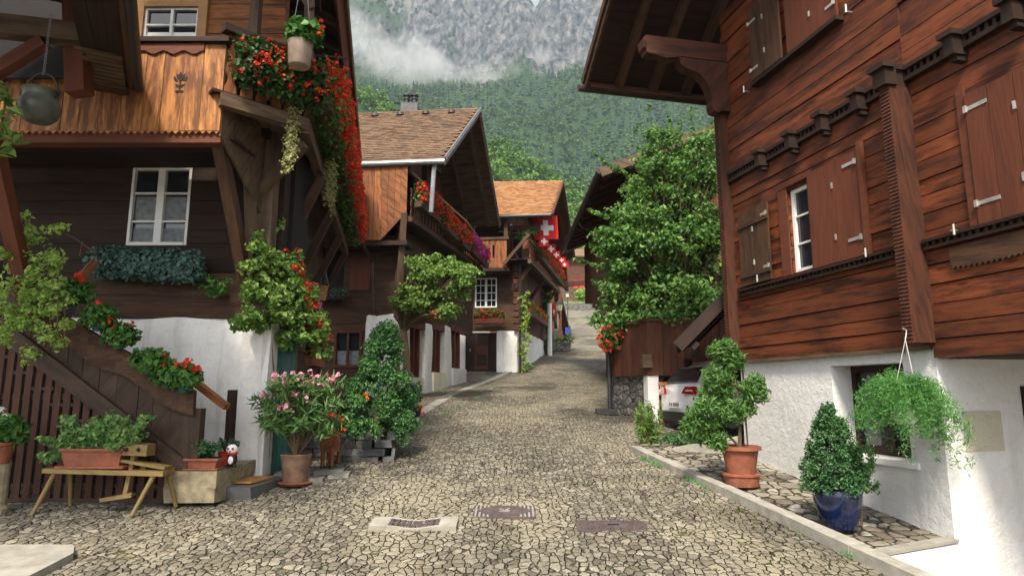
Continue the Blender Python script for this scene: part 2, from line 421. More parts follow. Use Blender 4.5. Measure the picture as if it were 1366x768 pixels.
M['black']=plain('black',(.012,.012,.013),.45,var=.2)
M['lamp_red']=plain('lamp_red',(.35,.008,.01),.15,var=.2,coat=1)
M['lamp_clear']=plain('lamp_clear',(.7,.62,.6),.1,var=.1,coat=1)
M['flag_red']=plain('flag_red',(.62,.012,.012),.8,var=.1); M['flag_white']=plain('flag_white',(.8,.8,.8),.8,var=.04)
M['calf']=wood('calf',(.33,.12,.045),(.24,.08,.03),(.1,.035,.015),stain=.3,knots=False)
M['redplastic']=plain('redplastic',(.6,.03,.02),.5); M['yellow']=plain('yellow',(.6,.36,.1),.6)
M['blue_sign']=plain('blue_sign',(.02,.04,.25),.5)
L=leafmat
M['maple']=L('maple',[(.028,.085,.02),(.055,.15,.032),(.1,.225,.046),(.2,.34,.075)])
M['young']=L('young',[(.07,.15,.028),(.14,.26,.05),(.24,.36,.085)])
M['ger']=L('ger',[(.03,.1,.018),(.06,.17,.03),(.11,.25,.05)],.3)
M['ger_dark']=L('ger_dark',[(.012,.04,.01),(.025,.07,.014),(.05,.11,.022)],.25)
M['lime']=L('lime',[(.16,.3,.045),(.27,.43,.08),(.42,.56,.14)])
M['succ']=L('succ',[(.045,.1,.085),(.075,.16,.135),(.12,.23,.2)],.15)
M['jade']=L('jade',[(.07,.19,.05),(.13,.28,.07),(.28,.42,.14)],.25)
M['thuja']=L('thuja',[(.04,.11,.022),(.08,.19,.04),(.15,.28,.07)],.3)
M['fern']=L('fern',[(.05,.18,.04),(.09,.26,.06),(.16,.36,.1)],.35)
M['box']=L('box',[(.02,.075,.028),(.04,.12,.04),(.085,.19,.06)],.2)
M['yew']=L('yew',[(.022,.08,.028),(.045,.135,.04),(.11,.25,.07)],.3)
M['oleander']=L('oleander',[(.035,.1,.025),(.075,.18,.045),(.18,.3,.1)],.25)
M['variegated']=L('variegated',[(.2,.26,.06),(.36,.38,.14),(.45,.45,.22)],.3)
F=lambda n,c:L(n,c,.3,.6)
M['red']=F('red',[(.5,.008,.006),(.72,.02,.01),(.85,.1,.035)])
M['pink']=F('pink',[(.6,.1,.22),(.75,.25,.4),(.8,.42,.5)])
M['magenta']=F('magenta',[(.6,.01,.12),(.7,.03,.3),(.6,.04,.45)])
M['orange_fl']=F('orange_fl',[(.75,.1,.01),(.85,.3,.02)])
M['white_fl']=F('white_fl',[(.7,.7,.68),(.8,.8,.78)])
M['cream_fl']=F('cream_fl',[(.8,.55,.12),(.85,.75,.45)])
M['rock']=None
M['plaque']=plaster('plaque',(.5,.47,.38),(.42,.39,.3),.6)
Z=V((0,0,1)); X=V((1,0,0))
def st(o): o['kind']='structure'; return o
# ================================================================ SETTING: ground, road, pavement
def kx(Y): return 3.3-.2353*(Y-5.9)          # kerb line on the right
def sheet(name,mat,pts_fn,ys,n,zf):
    mb=MB(); vs=[]
    for y in ys:
        x0,x1=pts_fn(y)
        for i in range(n+1):
            x=x0+(x1-x0)*i/n; vs.append((x,y,zf(x,y)))
    q=[]
    for j in range(len(ys)-1):
        for i in range(n): a=j*(n+1)+i; q.append((a,a+1,a+n+2,a+n+1))
    mb.add(vs,np.array(q)); return st(mb.build(name,mat,smooth=True))
def und(x,y): return .02*math.sin(x*1.3+y*.4)*math.sin(y*.9-x*.3)+.012*math.sin(x*2.9+1)*math.sin(y*2.3)
YS=[-6+.25*i for i in range(70)]; YN=[y for y in YS if y<=11.2]
zr=lambda x,y:gz(y)+und(x,y)*min(1,max(0,(8-abs(x))/4))
sheet('road',M['cob'],lambda y:(-16,kx(y)+.04),[-6+.5*i for i in range(21)]+[4.6],60,zr)
sheet('road',M['cob'],lambda y:(-8,kx(y)+.04),[4.6+.02*i for i in range(331)],540,zr)
sheet('road',M['cob'],lambda y:(-16,-8),[4.6+.6*i for i in range(12)],10,zr)
mb=MB()
sheet('road',M['cob'],lambda y:(-16,14),[11.2+.25*i for i in range(106)],60,lambda x,y:gz(y)+und(x,y)*min(1,max(0,(8-abs(x))/4))-.004)
sheet('lane',M['lane'],lambda y:(-14,16),[37.6+i for i in range(54)],6,lambda x,y:gz(y)+.006)
sheet('ground',M['ground'],lambda y:(-170,-15.9),[-40+5*i for i in range(28)],10,lambda x,y:gz(y)-.1)
sheet('ground',M['ground'],lambda y:(13.9,170),[-40+5*i for i in range(28)],10,lambda x,y:gz(y)-.1)
sheet('ground',M['ground'],lambda y:(-16.2,14.2),[37+2*i for i in range(60)],8,lambda x,y:gz(y)-.06)
sheet('ground',M['ground'],lambda y:(-16,kx(y)+.1),[-40+2*i for i in range(18)],8,lambda x,y:gz(y)-.06)
# lower yard on the right, below the raised pavement
sheet('ground',M['white'] if 0 else M['concrete'],lambda y:(2.2,16),[-30+2*i for i in range(20)],6,lambda x,y:-3.1)
# raised pavement: surface, kerb, white retaining face
RD=V((-.2167,.9762,0)); RN=V((-.9762,-.2167,0))
RF=Fr((4.55,6.88,0),RD,RN)                   # right house: s along the street, n towards the street
def wallx(Y): return 6.08-.2219*Y
ysp=[6.42+.04*i for i in range(126)]
mb=MB(); vs=[]; q=[]; n=50
for y in ysp:
    for i in range(n+1):
        x0=kx(y)+.13; x1=wallx(y)+.05; x=x0+(x1-x0)*i/n
        yy=max(y, 6.38+.36*(x-3.14))
        vs.append((x,yy,sidew(yy)+und(x,yy)*.4))
for j in range(len(ysp)-1):
    for i in range(n): a=j*(n+1)+i; q.append((a,a+1,a+n+2,a+n+1))
mb.add(vs,np.array(q)); st(mb.build('pavement',M['cob_side'],smooth=True))
mb=MB()
ky=[-4,-1,1.5,3,4.2,5.2,6.35,7.5,8.6,9.7,10.6,11.25]
for a,b in zip(ky[:-1],ky[1:]):
    g=.006; P=[]
    for k in range(8):
        y=(b-g) if k&1 else (a+g); x=kx(y)+(.16 if k&2 else 0)
        top=max(sidew(y),gz(y)+.09)+.012+random.uniform(-.006,.006) if y>6 else gz(y)+.1
        P.append((x,y,top if k&4 else gz(y)-.3))
    mb.box8(P,0,0,.006)
kerb=st(mb.build('kerb',M['concrete']))
mb=MB()                                        # white face that closes the pavement towards the lower yard
A=V((3.3,6.37,0)); B=V((4.56,6.83,0))
mb.prism([(A.x,A.y,-3.2),(B.x,B.y,-3.2),(B.x,B.y,sidew(B.y)-.01),(A.x,A.y,sidew(A.y)-.01)],(-.06,.17,0))
mb.prism([(kx(6.4)+.165,6.36,-3.2),(kx(3)+.165,3,-3.2),(kx(3)+.165,3,gz(3)+.02),(kx(6.4)+.165,6.36,sidew(6.36)-.05)],(.1,.02,0))
o=mb.build('retaining_wall',M['white'],label='low white retaining wall closing the raised cobbled pavement beside the kerb',category='wall')
mb=MB(); mb.prism([(A.x-.02,A.y-.012,sidew(A.y)+.0),(B.x,B.y-.012,sidew(B.y)+.0),(B.x,B.y-.012,sidew(B.y)+.03),(A.x-.02,A.y-.012,sidew(A.y)+.03)],(-.05,.15,0))
mb.build('edging',M['concrete'],o)
# gutter line on the left of the upper street: flush strip of slabs
mb=MB(); g=[gat(540,15.2)+V((.2,0,0)),gat(600,20.2),gat(660,26.5),gat(715,36),gat(742,47)]
for a,b in zip(g[:-1],g[1:]):
    k=max(1,int((b-a).length/.6))
    for i in range(k):
        p=a.lerp(b,i/k); q_=a.lerp(b,(i+.97)/k); p.z=gz(p.y)-.05; q_.z=gz(q_.y)-.05
        mb.beam(p,q_,.3,.13,jit=.004)
st(mb.build('gutter_strip_path',M['concrete']))
# bottom left: pale concrete slab flush with the cobbles
a0=at(-60,768,6.2)
mb=MB(); mb.prism([(-8.5,4.6,0),(-4.05,4.6,0),(-4.05,6.2,0),(-4.2,6.42,0),(-8.5,6.42,0)],(0,0,.16))
o=mb.build('concrete_slab',M['concrete']); st(o); o.name='concrete_path'
for v in o.data.vertices: v.co.z+=gz(v.co.y)-.08
# ================================================================ drain covers
def flatthing(name,label,px,py,w,d,mat,fn,lift=0):
    r=ray(px,py); Y=2.18/(.1-r.z/r.y) if 0 else -2.18/((r.z/r.y)-.1)
    p=V((r.x/r.y*Y,Y,gz(Y)+.01)); t=thing(name,label,'drain cover',p+V((0,0,lift))); t.rotation_euler=(math.atan(.1),0,0)
    fn(t,w,d); return t
def lp(parent,mb,name,mat):                    # part built in the parent's own axes
    for k in range(len(mb.v)): mb.v[k]=mb.v[k]+np.array(parent.location)
    return mb.build(name,mat,parent)
def grate(t,w,d):
    mb=MB(); n=24
    def zz(x): return -.035*math.exp(-(x/.2)**2)+.018
    for sx in range(n):                        # dished concrete frame
        x0=-w/2+w*sx/n; x1=x0+w/n
        for y0,y1 in (((-d/2,-d*.34),(d*.34,d/2)) if abs((x0+x1)/2)<.27 else ((-d/2,d/2),)):
            P=[((x1 if k&1 else x0),(y1 if k&2 else y0),zz(x1 if k&1 else x0) if k&4 else -.1) for k in range(8)]
            mb.box8(P)
    lp(t,mb,'frame',M['concrete'])
    mb=MB()
    for i in range(9):
        x=-.25+.5*i/8; P=[(x+(.018 if k&1 else -.018),(d*.34 if k&2 else -d*.34),zz(x)+.002 if k&4 else zz(x)-.04) for k in range(8)]; mb.box8(P)
    for y in (-d*.33,0,d*.33):
        for i in range(8):
            x0=-.25+.5*i/8; x1=x0+.0625; P=[((x1 if k&1 else x0),y+(.02 if k&2 else -.02),zz(x1 if k&1 else x0)-.002 if k&4 else zz(x0)-.05) for k in range(8)]; mb.box8(P)
    lp(t,mb,'bars',M['castiron'])
    mb=MB(); mb.box((0,0,-.09),(.5,d*.66,.02)); lp(t,mb,'sump',M['dark'])
def manhole(t,w,d):
    mb=MB(); mb.box((0,0,-.02),(w,d,.05)); lp(t,mb,'frame',M['castiron'])
    mb=MB(); 
    for i in range(15):
        x=-w/2+.03+(w-.06)*i/14
        for a,b in ((-d/2+.02,-.02),(.02,d/2-.02)):
            h=(abs(x)/(w*.42)); yy=math.sqrt(max(0,1-h*h))*d*.45
            for s in (-1,1):
                if d/2-.02-yy>.03: mb.box((x,s*(d/2-.02+yy)/2,.009),(.022,d/2-.02-yy,.014))
            break
    lp(t,mb,'ribs',M['steel'])
    mb=MB(); mb.lathe((0,0,0),[(.02,.012),(w*.40,.012),(w*.40,.004)],40,0,1,d/w*1.05); lp(t,mb,'lid',M['castiron'])
    mb=MB()
    for s in (-1,1): mb.beam((s*.015,0,.017),(s*.06,.07,.017),.02,.012)
    mb.beam((-.06,-.03,.017),(.06,-.03,.017),.015,.01); lp(t,mb,'emblem',M['steel'])
def manhole2(t,w,d):
    mb=MB(); mb.box((0,0,-.02),(w,d,.05)); lp(t,mb,'frame',M['castiron'])
    mb=MB(); pr=[]
    for i in range(40):
        a=2*math.pi*i/40; c,s=math.cos(a),math.sin(a); e=.45
        pr.append((w*.45*abs(c)**e*(1 if c>0 else -1),d*.44*abs(s)**e*(1 if s>0 else -1),.004))
    mb.prism(pr,(0,0,.008)); 
    lp(t,mb,'lid',M['castiron'])
    mb=MB()
    for i in range(11):
        for j in range(7):
            x,y=-w*.36+w*.72*i/10,-d*.33+d*.66*j/6
            if abs(x)<.1 and abs(y)<.08: continue
            mb.box((x,y,.0145),(.03,.03,.006),.785)
    lp(t,mb,'studs',M['castiron']); mb=MB(); mb.box((0,0,.0135),(.12,.045,.006)); lp(t,mb,'keyhole',M['dark'])
flatthing('drain_grate','dished iron grate in a pale concrete frame between the cobbles',553,702,.93,.34,None,grate,.03)
flatthing('manhole_cover','square ribbed manhole cover with a round patterned lid in the cobbles',673,683,.72,.46,None,manhole)
flatthing('manhole_cover','plain rusty rectangular manhole cover with a small dark keyhole',818,702,.8,.36,None,manhole2)

# ================================================================ RIGHT HOUSE
TH=thing('timber_house','big red-brown log house on a white plastered base with shutters','house',(4.55,6.88,-3.1))
def RP(mb,name,mat,par=TH,**k): return mb.build(name,mat,par,**k)
s0,zt=RF.pix(1108,488); s1,zb=RF.pix(1217,616)   # basement window opening
wa,wb=min(s0,s1),max(s0,s1); wz0,wz1=zb,zt
SE=3.72
# white base wall with opening
mb=MB(); bz0,bz1=-3.2,.455
for a,z in (((0,wa),(bz0,bz1)),((wb,SE),(bz0,bz1)),((wa,wb),(bz0,wz0)),((wa,wb),(wz1,bz1))): RF.bx(mb,a,z,(-.4,0),jit=0)
mb.prism([RF.p(.0,-.4,bz0),RF.p(0,-.05,bz0),RF.p(0,-.05,bz1),RF.p(0,-.4,bz1)],RF.u*.01)
fr=Fr(RF.o,V((.99,.14,0)),V((.14,-.99,0)))       # face towards the camera under the overhang
fr.bx(mb,(.0,6),(bz0,.33),(-.3,.003),jit=0)
RP(mb,'wall',M['white'],label='white plastered base wall')
mb=MB(); mb.prism([RF.p(-.02,-.17,.335),RF.p(-5.4,-.17,.335),RF.p(-5.4,-7,.335),RF.p(-.02,-7,.335)],V((0,0,.1))); RP(mb,'floor_overhang',M['dark_log'])
mb=MB(); pq=[fr.pix(x,y,.003) for x,y in ((1283,548),(1340,601))]
fr.bx(mb,(pq[0][0],pq[1][0]),(pq[1][1],pq[0][1]),(.003,.012),jit=0); RP(mb,'plaque',M['plaque'],label='square patch of beige plaster')
mb=MB(); aa,zz=fr.pix(1360,515); fr.bx(mb,(aa,aa+.8),(zz-.55,zz),(.002,.03)); RP(mb,'side_window',M['dark_log'])
# basement window set back in the opening
mb=MB(); d0=-.3
for a,z in (((wa,wb),(wz0,wz0+.1)),((wa,wb),(wz1-.09,wz1)),((wb-.08,wb),(wz0+.1,wz1-.09)),((wa,wa+.08),(wz0+.1,wz1-.09)),(((wa+wb)/2-.05,(wa+wb)/2+.05),(wz0+.1,wz1-.09))): RF.bx(mb,a,z,(d0-.06,d0))
wf=RP(mb,'window',M['dark_log']); mb=MB(); RF.bx(mb,(wa+.05,wb-.05),(wz0+.05,wz1-.05),(d0-.05,d0-.04)); RP(mb,'pane',M['glass'],wf)
mb=MB(); RF.bx(mb,(wa-.1,wb+.02),(wz0-.07,wz0-.003),(-.28,.03),jit=0); RP(mb,'sill',M['paint'],wf)
# log wall, street side
def hole(x0,y0,x1,y1):
    a=RF.pix(x0,y0); b=RF.pix(x1,y1); return (min(a[0],b[0]),min(a[1],b[1]),max(a[0],b[0]),max(a[1],b[1]))
W1=(RF.pix(1085,300)[0],1.66,RF.pix(1056,300)[0],RF.pix(1068,248)[1])
mb=MB(); RF.planks(mb,(-.02,SE),(.46,6.6),(-.16,.035),.195,[W1],jit=.016,gap=.013); RF.planks(mb,(-5.5,-.02),(.335,6.6),(-.16,.035),.195,jit=.016,gap=.013)
RP(mb,'log_wall',M['red_log'])
mb=MB(); RF.bx(mb,(-5,SE-.05),(.5,6.5),(-.35,-.17)); RP(mb,'lining',M['dark'])
mb=MB(); fe=Fr(RF.p(SE,0,0),-RN,RD); fe.planks(mb,(.0,7),(.46,6.3),(-.12,.03),.215); RP(mb,'end_wall',M['red_log'])
mb=MB(); fe.bx(mb,(.0,7),(-3,.455),(-.4,.002)); RP(mb,'end_base_wall',M['white'])
mb=MB(); RF.bx(mb,(.02,SE+.03),(.43,.475),(.0,.075)); RP(mb,'sill_beam',M['grey_wood'])
# zigzag log ends (cross wall posts)
def zigpost(a0,a1,z0,z1,b,step=.042,dep=.011):
    mb=MB(); pts=[]; z=z0
    while z<z1: pts+= [(b,z),(b-dep,z+step*.8)]; z+=step
    poly=[RF.p(a0,0.0,z0)]+[RF.p(a0,q,zz) for q,zz in pts]+[RF.p(a0,b,z1),RF.p(a0,0.0,z1)]
    mb.prism(poly,RF.u*(a1-a0)); return mb
pb=RF.pix(1236,300,.0)[0]; pa=pb+.13
RP(zigpost(pb,pa,.5,3.40,.33),'post',M['red_dark'],label='jagged post of protruding log ends')
RP(zigpost(SE-.08,SE+.05,.47,5.0,.22),'post',M['red_dark'],label='jagged corner post of log ends')
# carved dentil bands
def band(z,a0,a1,h,skip=()):
    mb=MB(); RF.bx(mb,(a0,a1),(z,z+h*.3),(.036,.10)); RF.bx(mb,(a0,a1),(z+h*.72,z+h),(.036,.12))
    RF.bx(mb,(a0,a1),(z+h*.3,z+h*.72),(.036,.055))
    a=a0
    while a<a1-.05: RF.bx(mb,(a,a+.035),(z+h*.3,z+h*.72),(.056,.098)); a+=.085
    return mb
px_=max(pa,pb); 
RP(band(3.47,-5,SE-.1,.17),'frieze',M['dark_log'])
RP(band(1.5,px_,SE-.2,.11),'frieze',M['dark_log']); RP(band(1.5,-5,min(pa,pb)-.02,.11),'frieze',M['dark_log'])
for x,y in ((1015,222),(1056,203),(1098,181),(1146,151),(1200,113),(1273,76),(1352,30)):
    a,z=RF.pix(x,y,.15); w=.058; mb=MB()
    if x==1200: a=pb+.065; RF.bx(mb,(a-.09,a+.09),(3.405,3.60),(.22,.38)); RF.bx(mb,(a-.12,a+.12),(3.60,3.66),(.26,.42))
    RF.bx(mb,(a-w,a+w),(3.40,3.60),(.03,.22)); RF.bx(mb,(a-w-.03,a+w+.03),(3.60,3.66),(.03,.26)); RF.bx(mb,(a-w*.7,a+w*.7),(3.34,3.40),(.03,.16))
    RP(mb,'corbel',M['dark_log'])
# weathered apron board with ragged lower edge
mb=MB(); a0=RF.pix(1272,330)[0]; poly=[RF.p(a0,.04,1.46),RF.p(a0,.04,1.33)]; a=a0
while a>-4: poly+=[RF.p(a-.03,.04,1.27+.05*math.sin(a*2.2)),RF.p(a-.06,.04,1.30+.05*math.sin(a*2.2))]; a-=.06
poly.append(RF.p(a,.04,1.46)); mb.prism(poly,RF.n*.03); RP(mb,'apron_board',M['mid_log'])
# white casement
mb=MB(); a0,z0,a1,z1=W1; f=.055
for A_,Z_ in (((a0,a0+f),(z0,z1)),((a1-f,a1),(z0,z1)),((a0+f,a1-f),(z0,z0+f)),((a0+f,a1-f),(z1-f,z1))): RF.bx(mb,A_,Z_,(-.08,-.02))
for k in (1,2): RF.bx(mb,(a0+f,a1-f),(z0+(z1-z0)*k/3-.012,z0+(z1-z0)*k/3+.012),(-.07,-.03))
wf=RP(mb,'window',M['paint']); mb=MB(); RF.bx(mb,(a0+.02,a1-.02),(z0+.02,z1-.02),(-.075,-.06)); RP(mb,'pane',M['glass'],wf)
mb=MB(); RF.bx(mb,(a1-.0,a1+.2),(z0-.02,z1+.05),(.036,.06)); RF.bx(mb,(a0-.09,a0),(z0-.02,z1+.05),(.036,.06)); RF.bx(mb,(a0-.1,a1+.2),(z1+.05,z1+.14),(.036,.07)); RP(mb,'window_surround',M['red_board'],wf)
mb=MB(); RF.bx(mb,(a0,a1),(z0,z1),(-.15,-.12)); RP(mb,'curtain',M['curtain'],wf)
# shutters (boards + battens + iron straps)
def shutter(fr,a0,a1,z0,z1,b,mat,straps,battens=False,label=None,boards=2):
    mb=MB(); fr.planks(mb,(a0,a1),(z0,z1),(b,b+.03),(a1-a0)/boards,vert=True,gap=.006,jit=.003)
    if battens:
        for k in (.1,.78): fr.bx(mb,(a0-.02,a1+.01),(z0+(z1-z0)*k,z0+(z1-z0)*k+.07),(b+.03,b+.055))
    kw={'label':label} if label else {}
    o=RP(mb,'shutter',mat,TH,**kw)
    for (p,q,z) in straps:
        mb=MB(); fr.bx(mb,(min(p,q),max(p,q)),(z-.02,z+.02),(b+.034,b+.042)); fr.bx(mb,(min(p,p+(.03 if q>p else -.03)),max(p,p+(.03 if q>p else -.03))),(z-.035,z+.035),(b+.034,b+.06)); RP(mb,'strap_hinge',M['steel'],o)
    for z in (z0+.33,z1-.33):
        mb=MB(); fr.bx(mb,((a0+a1)/2-.012,(a0+a1)/2+.012),(z-.04,z+.04),(b+.03,b+.045)); RP(mb,'catch',M['steel'],o)
    return o
l0,l1=RF.pix(1034,300)[0],RF.pix(994,300)[0]
shutter(RF,l0,l1,1.64,2.83,.1,M['mid_log'],[(l0,l0+.16,2.66),(l0,l0+.16,1.85)],True,'open dark shutter with two battens')
r0,r1=RF.pix(1157,280)[0],RF.pix(1086,280)[0]
shutter(RF,r0,r1,1.63,2.98,.05,M['red_board'],[(r0+.02,r0+.26,2.83),(r0+.02,r0+.26,1.86)],label='closed red-brown shutter with steel strap hinges')
mb=MB(); RF.bx(mb,(r0-.07,r0-.01),(1.62,3.06),(.036,.1)); RP(mb,'shutter_post',M['red_board'])
r2=RF.pix(1302,200)[0]
shutter(RF,r2-1.0,r2,1.62,2.98,.05,M['red_board'],[(r2,r2-.24,2.82),(r2,r2-.26,1.83)],label='closed red-brown shutter nearest the camera',boards=4)
mb=MB(); RF.bx(mb,(r2+.01,r2+.1),(1.62,3.1),(.036,.07)); RP(mb,'shutter_post',M['red_board'])
u0,zz=RF.pix(1128,60); u1=RF.pix(1010,60)[0]; zs=RF.pix(1070,64)[1]
um=RF.pix(1054,60)[0]
shutter(RF,u0,um-.03,zs,zs+1.2,.06,M['red_board'],[(u0+.02,u0+.2,zs+.2)],label='upper red-brown shutter standing closed',boards=3)
shutter(RF,um+.02,u1,zs-.02,zs+1.2,.12,M['mid_log'],[(u1,u1-.2,zs+.15),(u1,u1-.2,zs+.95)],label='upper dark shutter standing ajar')
mb=MB(); RF.bx(mb,(u0-.05,u1+.02),(zs-.1,zs-.04),(.03,.16)); RP(mb,'window_sill',M['dark_log'])
def hook(x,y):
    a,z=RF.pix(x,y,.08); mb=MB(); mb.tube([RF.p(a,.03,z),RF.p(a,.14,z),RF.p(a-.06,.17,z-.02)],.01,6); mb.tube([RF.p(a-.06,.17,z+.05),RF.p(a-.06,.17,z-.06)],.013,6); RP(mb,'shutter_catch',M['steel'])
for x,y in ((1014,372),(1158,338),(1275,308),(996,122),(1132,16)): hook(x,y)
# roof with verge overhang, purlin and carved bracket
eX=V((1.44,11.5,5.82)); ed=V((.974,.227,0)); vd=(RD*1.0+V((0,0,-.70))).normalized()   # down the slope, away
mb=MB(); up=-vd*9.5; L=ed*8; nrm=vd.cross(ed).normalized(); nrm=nrm if nrm.z>0 else -nrm
mb.planks=None
rf=Fr((0,0,0),(1,0))
b=MB()
for i in range(46):
    p=eX+up*(i/46.); b.bx(p,ed,-vd,nrm,(0.02,8),(0,9.5/46-.006),(0,.03),0,0,.002)
RP(b,'roof_boarding',M['dark_log'])
b=MB()
for i in range(40):
    p=eX-vd*(9.5*i/40.)-ed*.05
    for j in range(3 if i>8 else 8):
        b.bx(p+ed*(.2*j),ed,-vd,nrm,(0,.19),(-.02,.26),(.05+.012*(i%2),.075+.012*(i%2)),0,0,.004)
b.bx(eX+ed*.0,ed,-vd,nrm,(.35,8),(0,9.5),(.032,.05)); 
RP(b,'roof',M['tile'])
b=MB(); b.bx(eX-ed*.06,ed,-vd,nrm,(0,.05),(0,9.5),(-.14,.06)); b.bx(eX-ed*.10,ed,-vd,nrm,(0,.04),(0,9.5),(-.03,.10)); RP(b,'bargeboard',M['mid_log'])
b=MB(); b.bx(eX+ed*.03,ed,-vd,nrm,(0,8),(.0,.05),(-.2,-.002)); RP(b,'fascia',M['mid_log'])
b=MB()
for t_ in (.55,1.25,1.95,2.65): b.bx(eX+ed*t_,ed,-vd,nrm,(0,.14),(.06,9),(-.15,-.003),1)
for t_ in (.55,1.25,1.95,2.65): pass
RP(b,'rafters',M['mid_log'])
b=MB(); b.tube([eX+vd*.07+ed*-.16+nrm*-.05,eX+vd*.07+ed*8+nrm*-.05],.075,10); RP(b,'gutter',M['copper'])
zB=at(910,80,10.4).z
b=MB(); RF.bx(b,(SE-.2,SE+.02),(5.62,5.94),(-.1,1.55),2)
poly=[RF.p(SE-.2,1.55,5.94),RF.p(SE-.2,1.62,5.86),RF.p(SE-.2,1.6,5.72),RF.p(SE-.2,1.45,5.6),RF.p(SE-.2,1.3,5.64),RF.p(SE-.2,1.2,5.56),RF.p(SE-.2,.9,5.622),RF.p(SE-.2,1.55,5.622)]
b.prism(poly,RF.u*.22); RP(b,'purlin',M['red_dark'])
pl=[(.0,5.61),(.95,5.61),(.93,5.5),(.84,5.42),(.7,5.4),(.6,5.36),(.48,5.24),(.4,5.08),(.36,4.9),(.38,4.8),(.34,4.7),(.25,4.68),(.2,4.72),(0,4.72)]
b=MB(); b.prism([RF.p(SE-.19,q,z) for q,z in pl],RF.u*.2); RP(b,'bracket',M['red_dark'])  # darker red than the logs puts eave shade into its colour
b=MB(); RF.bx(b,(1.0,1.2),(7.1,7.4),(-.1,1.9),2); RP(b,'purlin',M['red_dark'])
# lean-to roof on the far end of the house
LT=[at(908,456,11.2),at(990,372,11.0)]; dd=(LT[1]-LT[0]).normalized()
LR=V((.27,.963,0)); nn=dd.cross(LR).normalized(); nn=nn if nn.z>0 else -nn
lt=thing('lean_to_roof','low dark lean-to roof sloping down beside the white base','roof',tuple(LT[0]))
b=MB(); 
for i in range(12): b.bx(LT[0]+LR*(.25*i),dd,LR,nn,(0,2.6),(0,.245),(0,.04),0,0,.003)
b.build('boarding',M['shed_wood'],lt)
b=MB()
b.bx(LT[0]-LR*.05,dd,LR,nn,(-.1,2.6),(0,3.1),(.042,.075)); b.build('covering',M['iron'],lt)
b=MB(); b.bx(LT[0]-LR*.04,dd,LR,nn,(-.1,2.6),(-.035,0),(-.13,.08)); b.build('edge_board',M['dark_log'],lt)
b=MB(); b.bx(LT[0],dd,LR,nn,(.1,2.5),(.3,.45),(-.16,-.002)); b.bx(LT[0],dd,LR,nn,(.1,2.5),(1.6,1.75),(-.16,-.002)); b.bx(LT[0],LR,dd,nn,(0,3),(.06,.2),(-.26,-.161)); b.build('rafters',M['dark_log'],lt)
for k in (2.85,):
    p=LT[0]+LR*k+dd*.13; b=MB(); b.box((p.x,p.y,(p.z-.25+gz(p.y))/2),(.14,.14,p.z-.27-gz(p.y)),g=2); b.build('post',M['dark_log'],lt)
# ================================================================ LEFT HOUSE (near)
AF=Fr((-3.57,9.3,0),(-1,0),(0,-1))           # front: a runs left, n towards the camera
AS=Fr((-3.57,9.3,0),(-.196,.9806),(.9806,.196))   # street side: a runs away, n to the street
TA=thing('old_timber_house','weathered dark timber house with honey coloured gallery and white stone base on the left','house',(-3.57,9.3,-1.3))
def AP(mb,name,mat,par=TA,**k): return mb.build(name,mat,par,**k)
# white stone base, softly uneven
def roughwall(fr,a,z,b,n=14,m=10,amp=.03,seed=0,topwave=.02):
    """plaster wall face with a gently wavy surface and rounded top/edges, as a closed slab"""
    mb=MB(); vs=[]; q=[]
    for j in range(m+1):
        for i in range(n+1):
            x=a[0]+(a[1]-a[0])*i/n; y=z[0]+(z[1]-z[0])*j/m
            e=min(i,n-i)/n; dz=topwave*math.sin(x*5+seed) if j==m else 0
            d=amp*(math.sin(x*3.1+seed)*math.sin(y*2.7+seed*2)+.5*math.sin(x*7.3+y*5+seed))
            if i in (0,n): d-=.05
            if j==m: d-=.05
            vs.append(tuple(fr.p(x,b[1]+d,y+dz)))
    nb=len(vs)
    for (i,j) in ((0,0),(n,0),(0,m),(n,m)):
        vs.append(tuple(fr.p(a[0]+(a[1]-a[0])*i/n,b[0],z[0]+(z[1]-z[0])*j/m)))
    F=[]
    for j in range(m):
        for i in range(n): k=j*(n+1)+i; F.append((k,k+1,k+n+2,k+n+1))
    bl,br,tl,tr=nb,nb+1,nb+2,nb+3
    F.append(tuple([tl]+[m*(n+1)+i for i in range(n+1)]+[tr])); F.append(tuple([bl]+[j*(n+1) for j in range(m+1)]+[tl])[::-1]); F.append(tuple([br]+[j*(n+1)+n for j in range(m+1)]+[tr])); F.append((bl,br,tr,tl))
    mb.add(vs,F); return mb
AP(roughwall(AF,(-.02,4.2),(-1.6,1.04),(-.4,0),30,14,.025,1),'wall',M['old_white'],smooth='auto')
AP(roughwall(AS,(-.0,.32),(-1.6,1.02),(-.35,.0),6,14,.015,2),'wall',M['old_white'],smooth='auto')
AP(roughwall(AS,(1.42,2.15),(-1.6,.78),(-.35,.05),8,14,.03,4,.05),'wall',M['old_white'],smooth='auto')
# side door with green leaf
b=MB(); AS.bx(b,(.33,.5),(-1.4,.92),(-.25,-.06),1); AS.bx(b,(.5,1.42),(.82,.95),(-.25,-.02)); j=AP(b,'door_frame',M['orange_wood'])
b=MB(); AS.planks(b,(.5,1.41),(-1.24,.8),(-.14,-.09),.2,vert=True); dr=AP(b,'door',M['green_paint'])
gd=Fr(AS.p(.40,.0,0),AS.n,-AS.u)
b=MB(); gd.planks(b,(.04,.30),(-1.2,.86),(-.02,.03),.13,vert=True); gd.bx(b,(.30,.36),(-1.2,.87),(-.03,.04),1); AP(b,'door_leaf',M['green_paint'],label='green painted door leaf standing open')
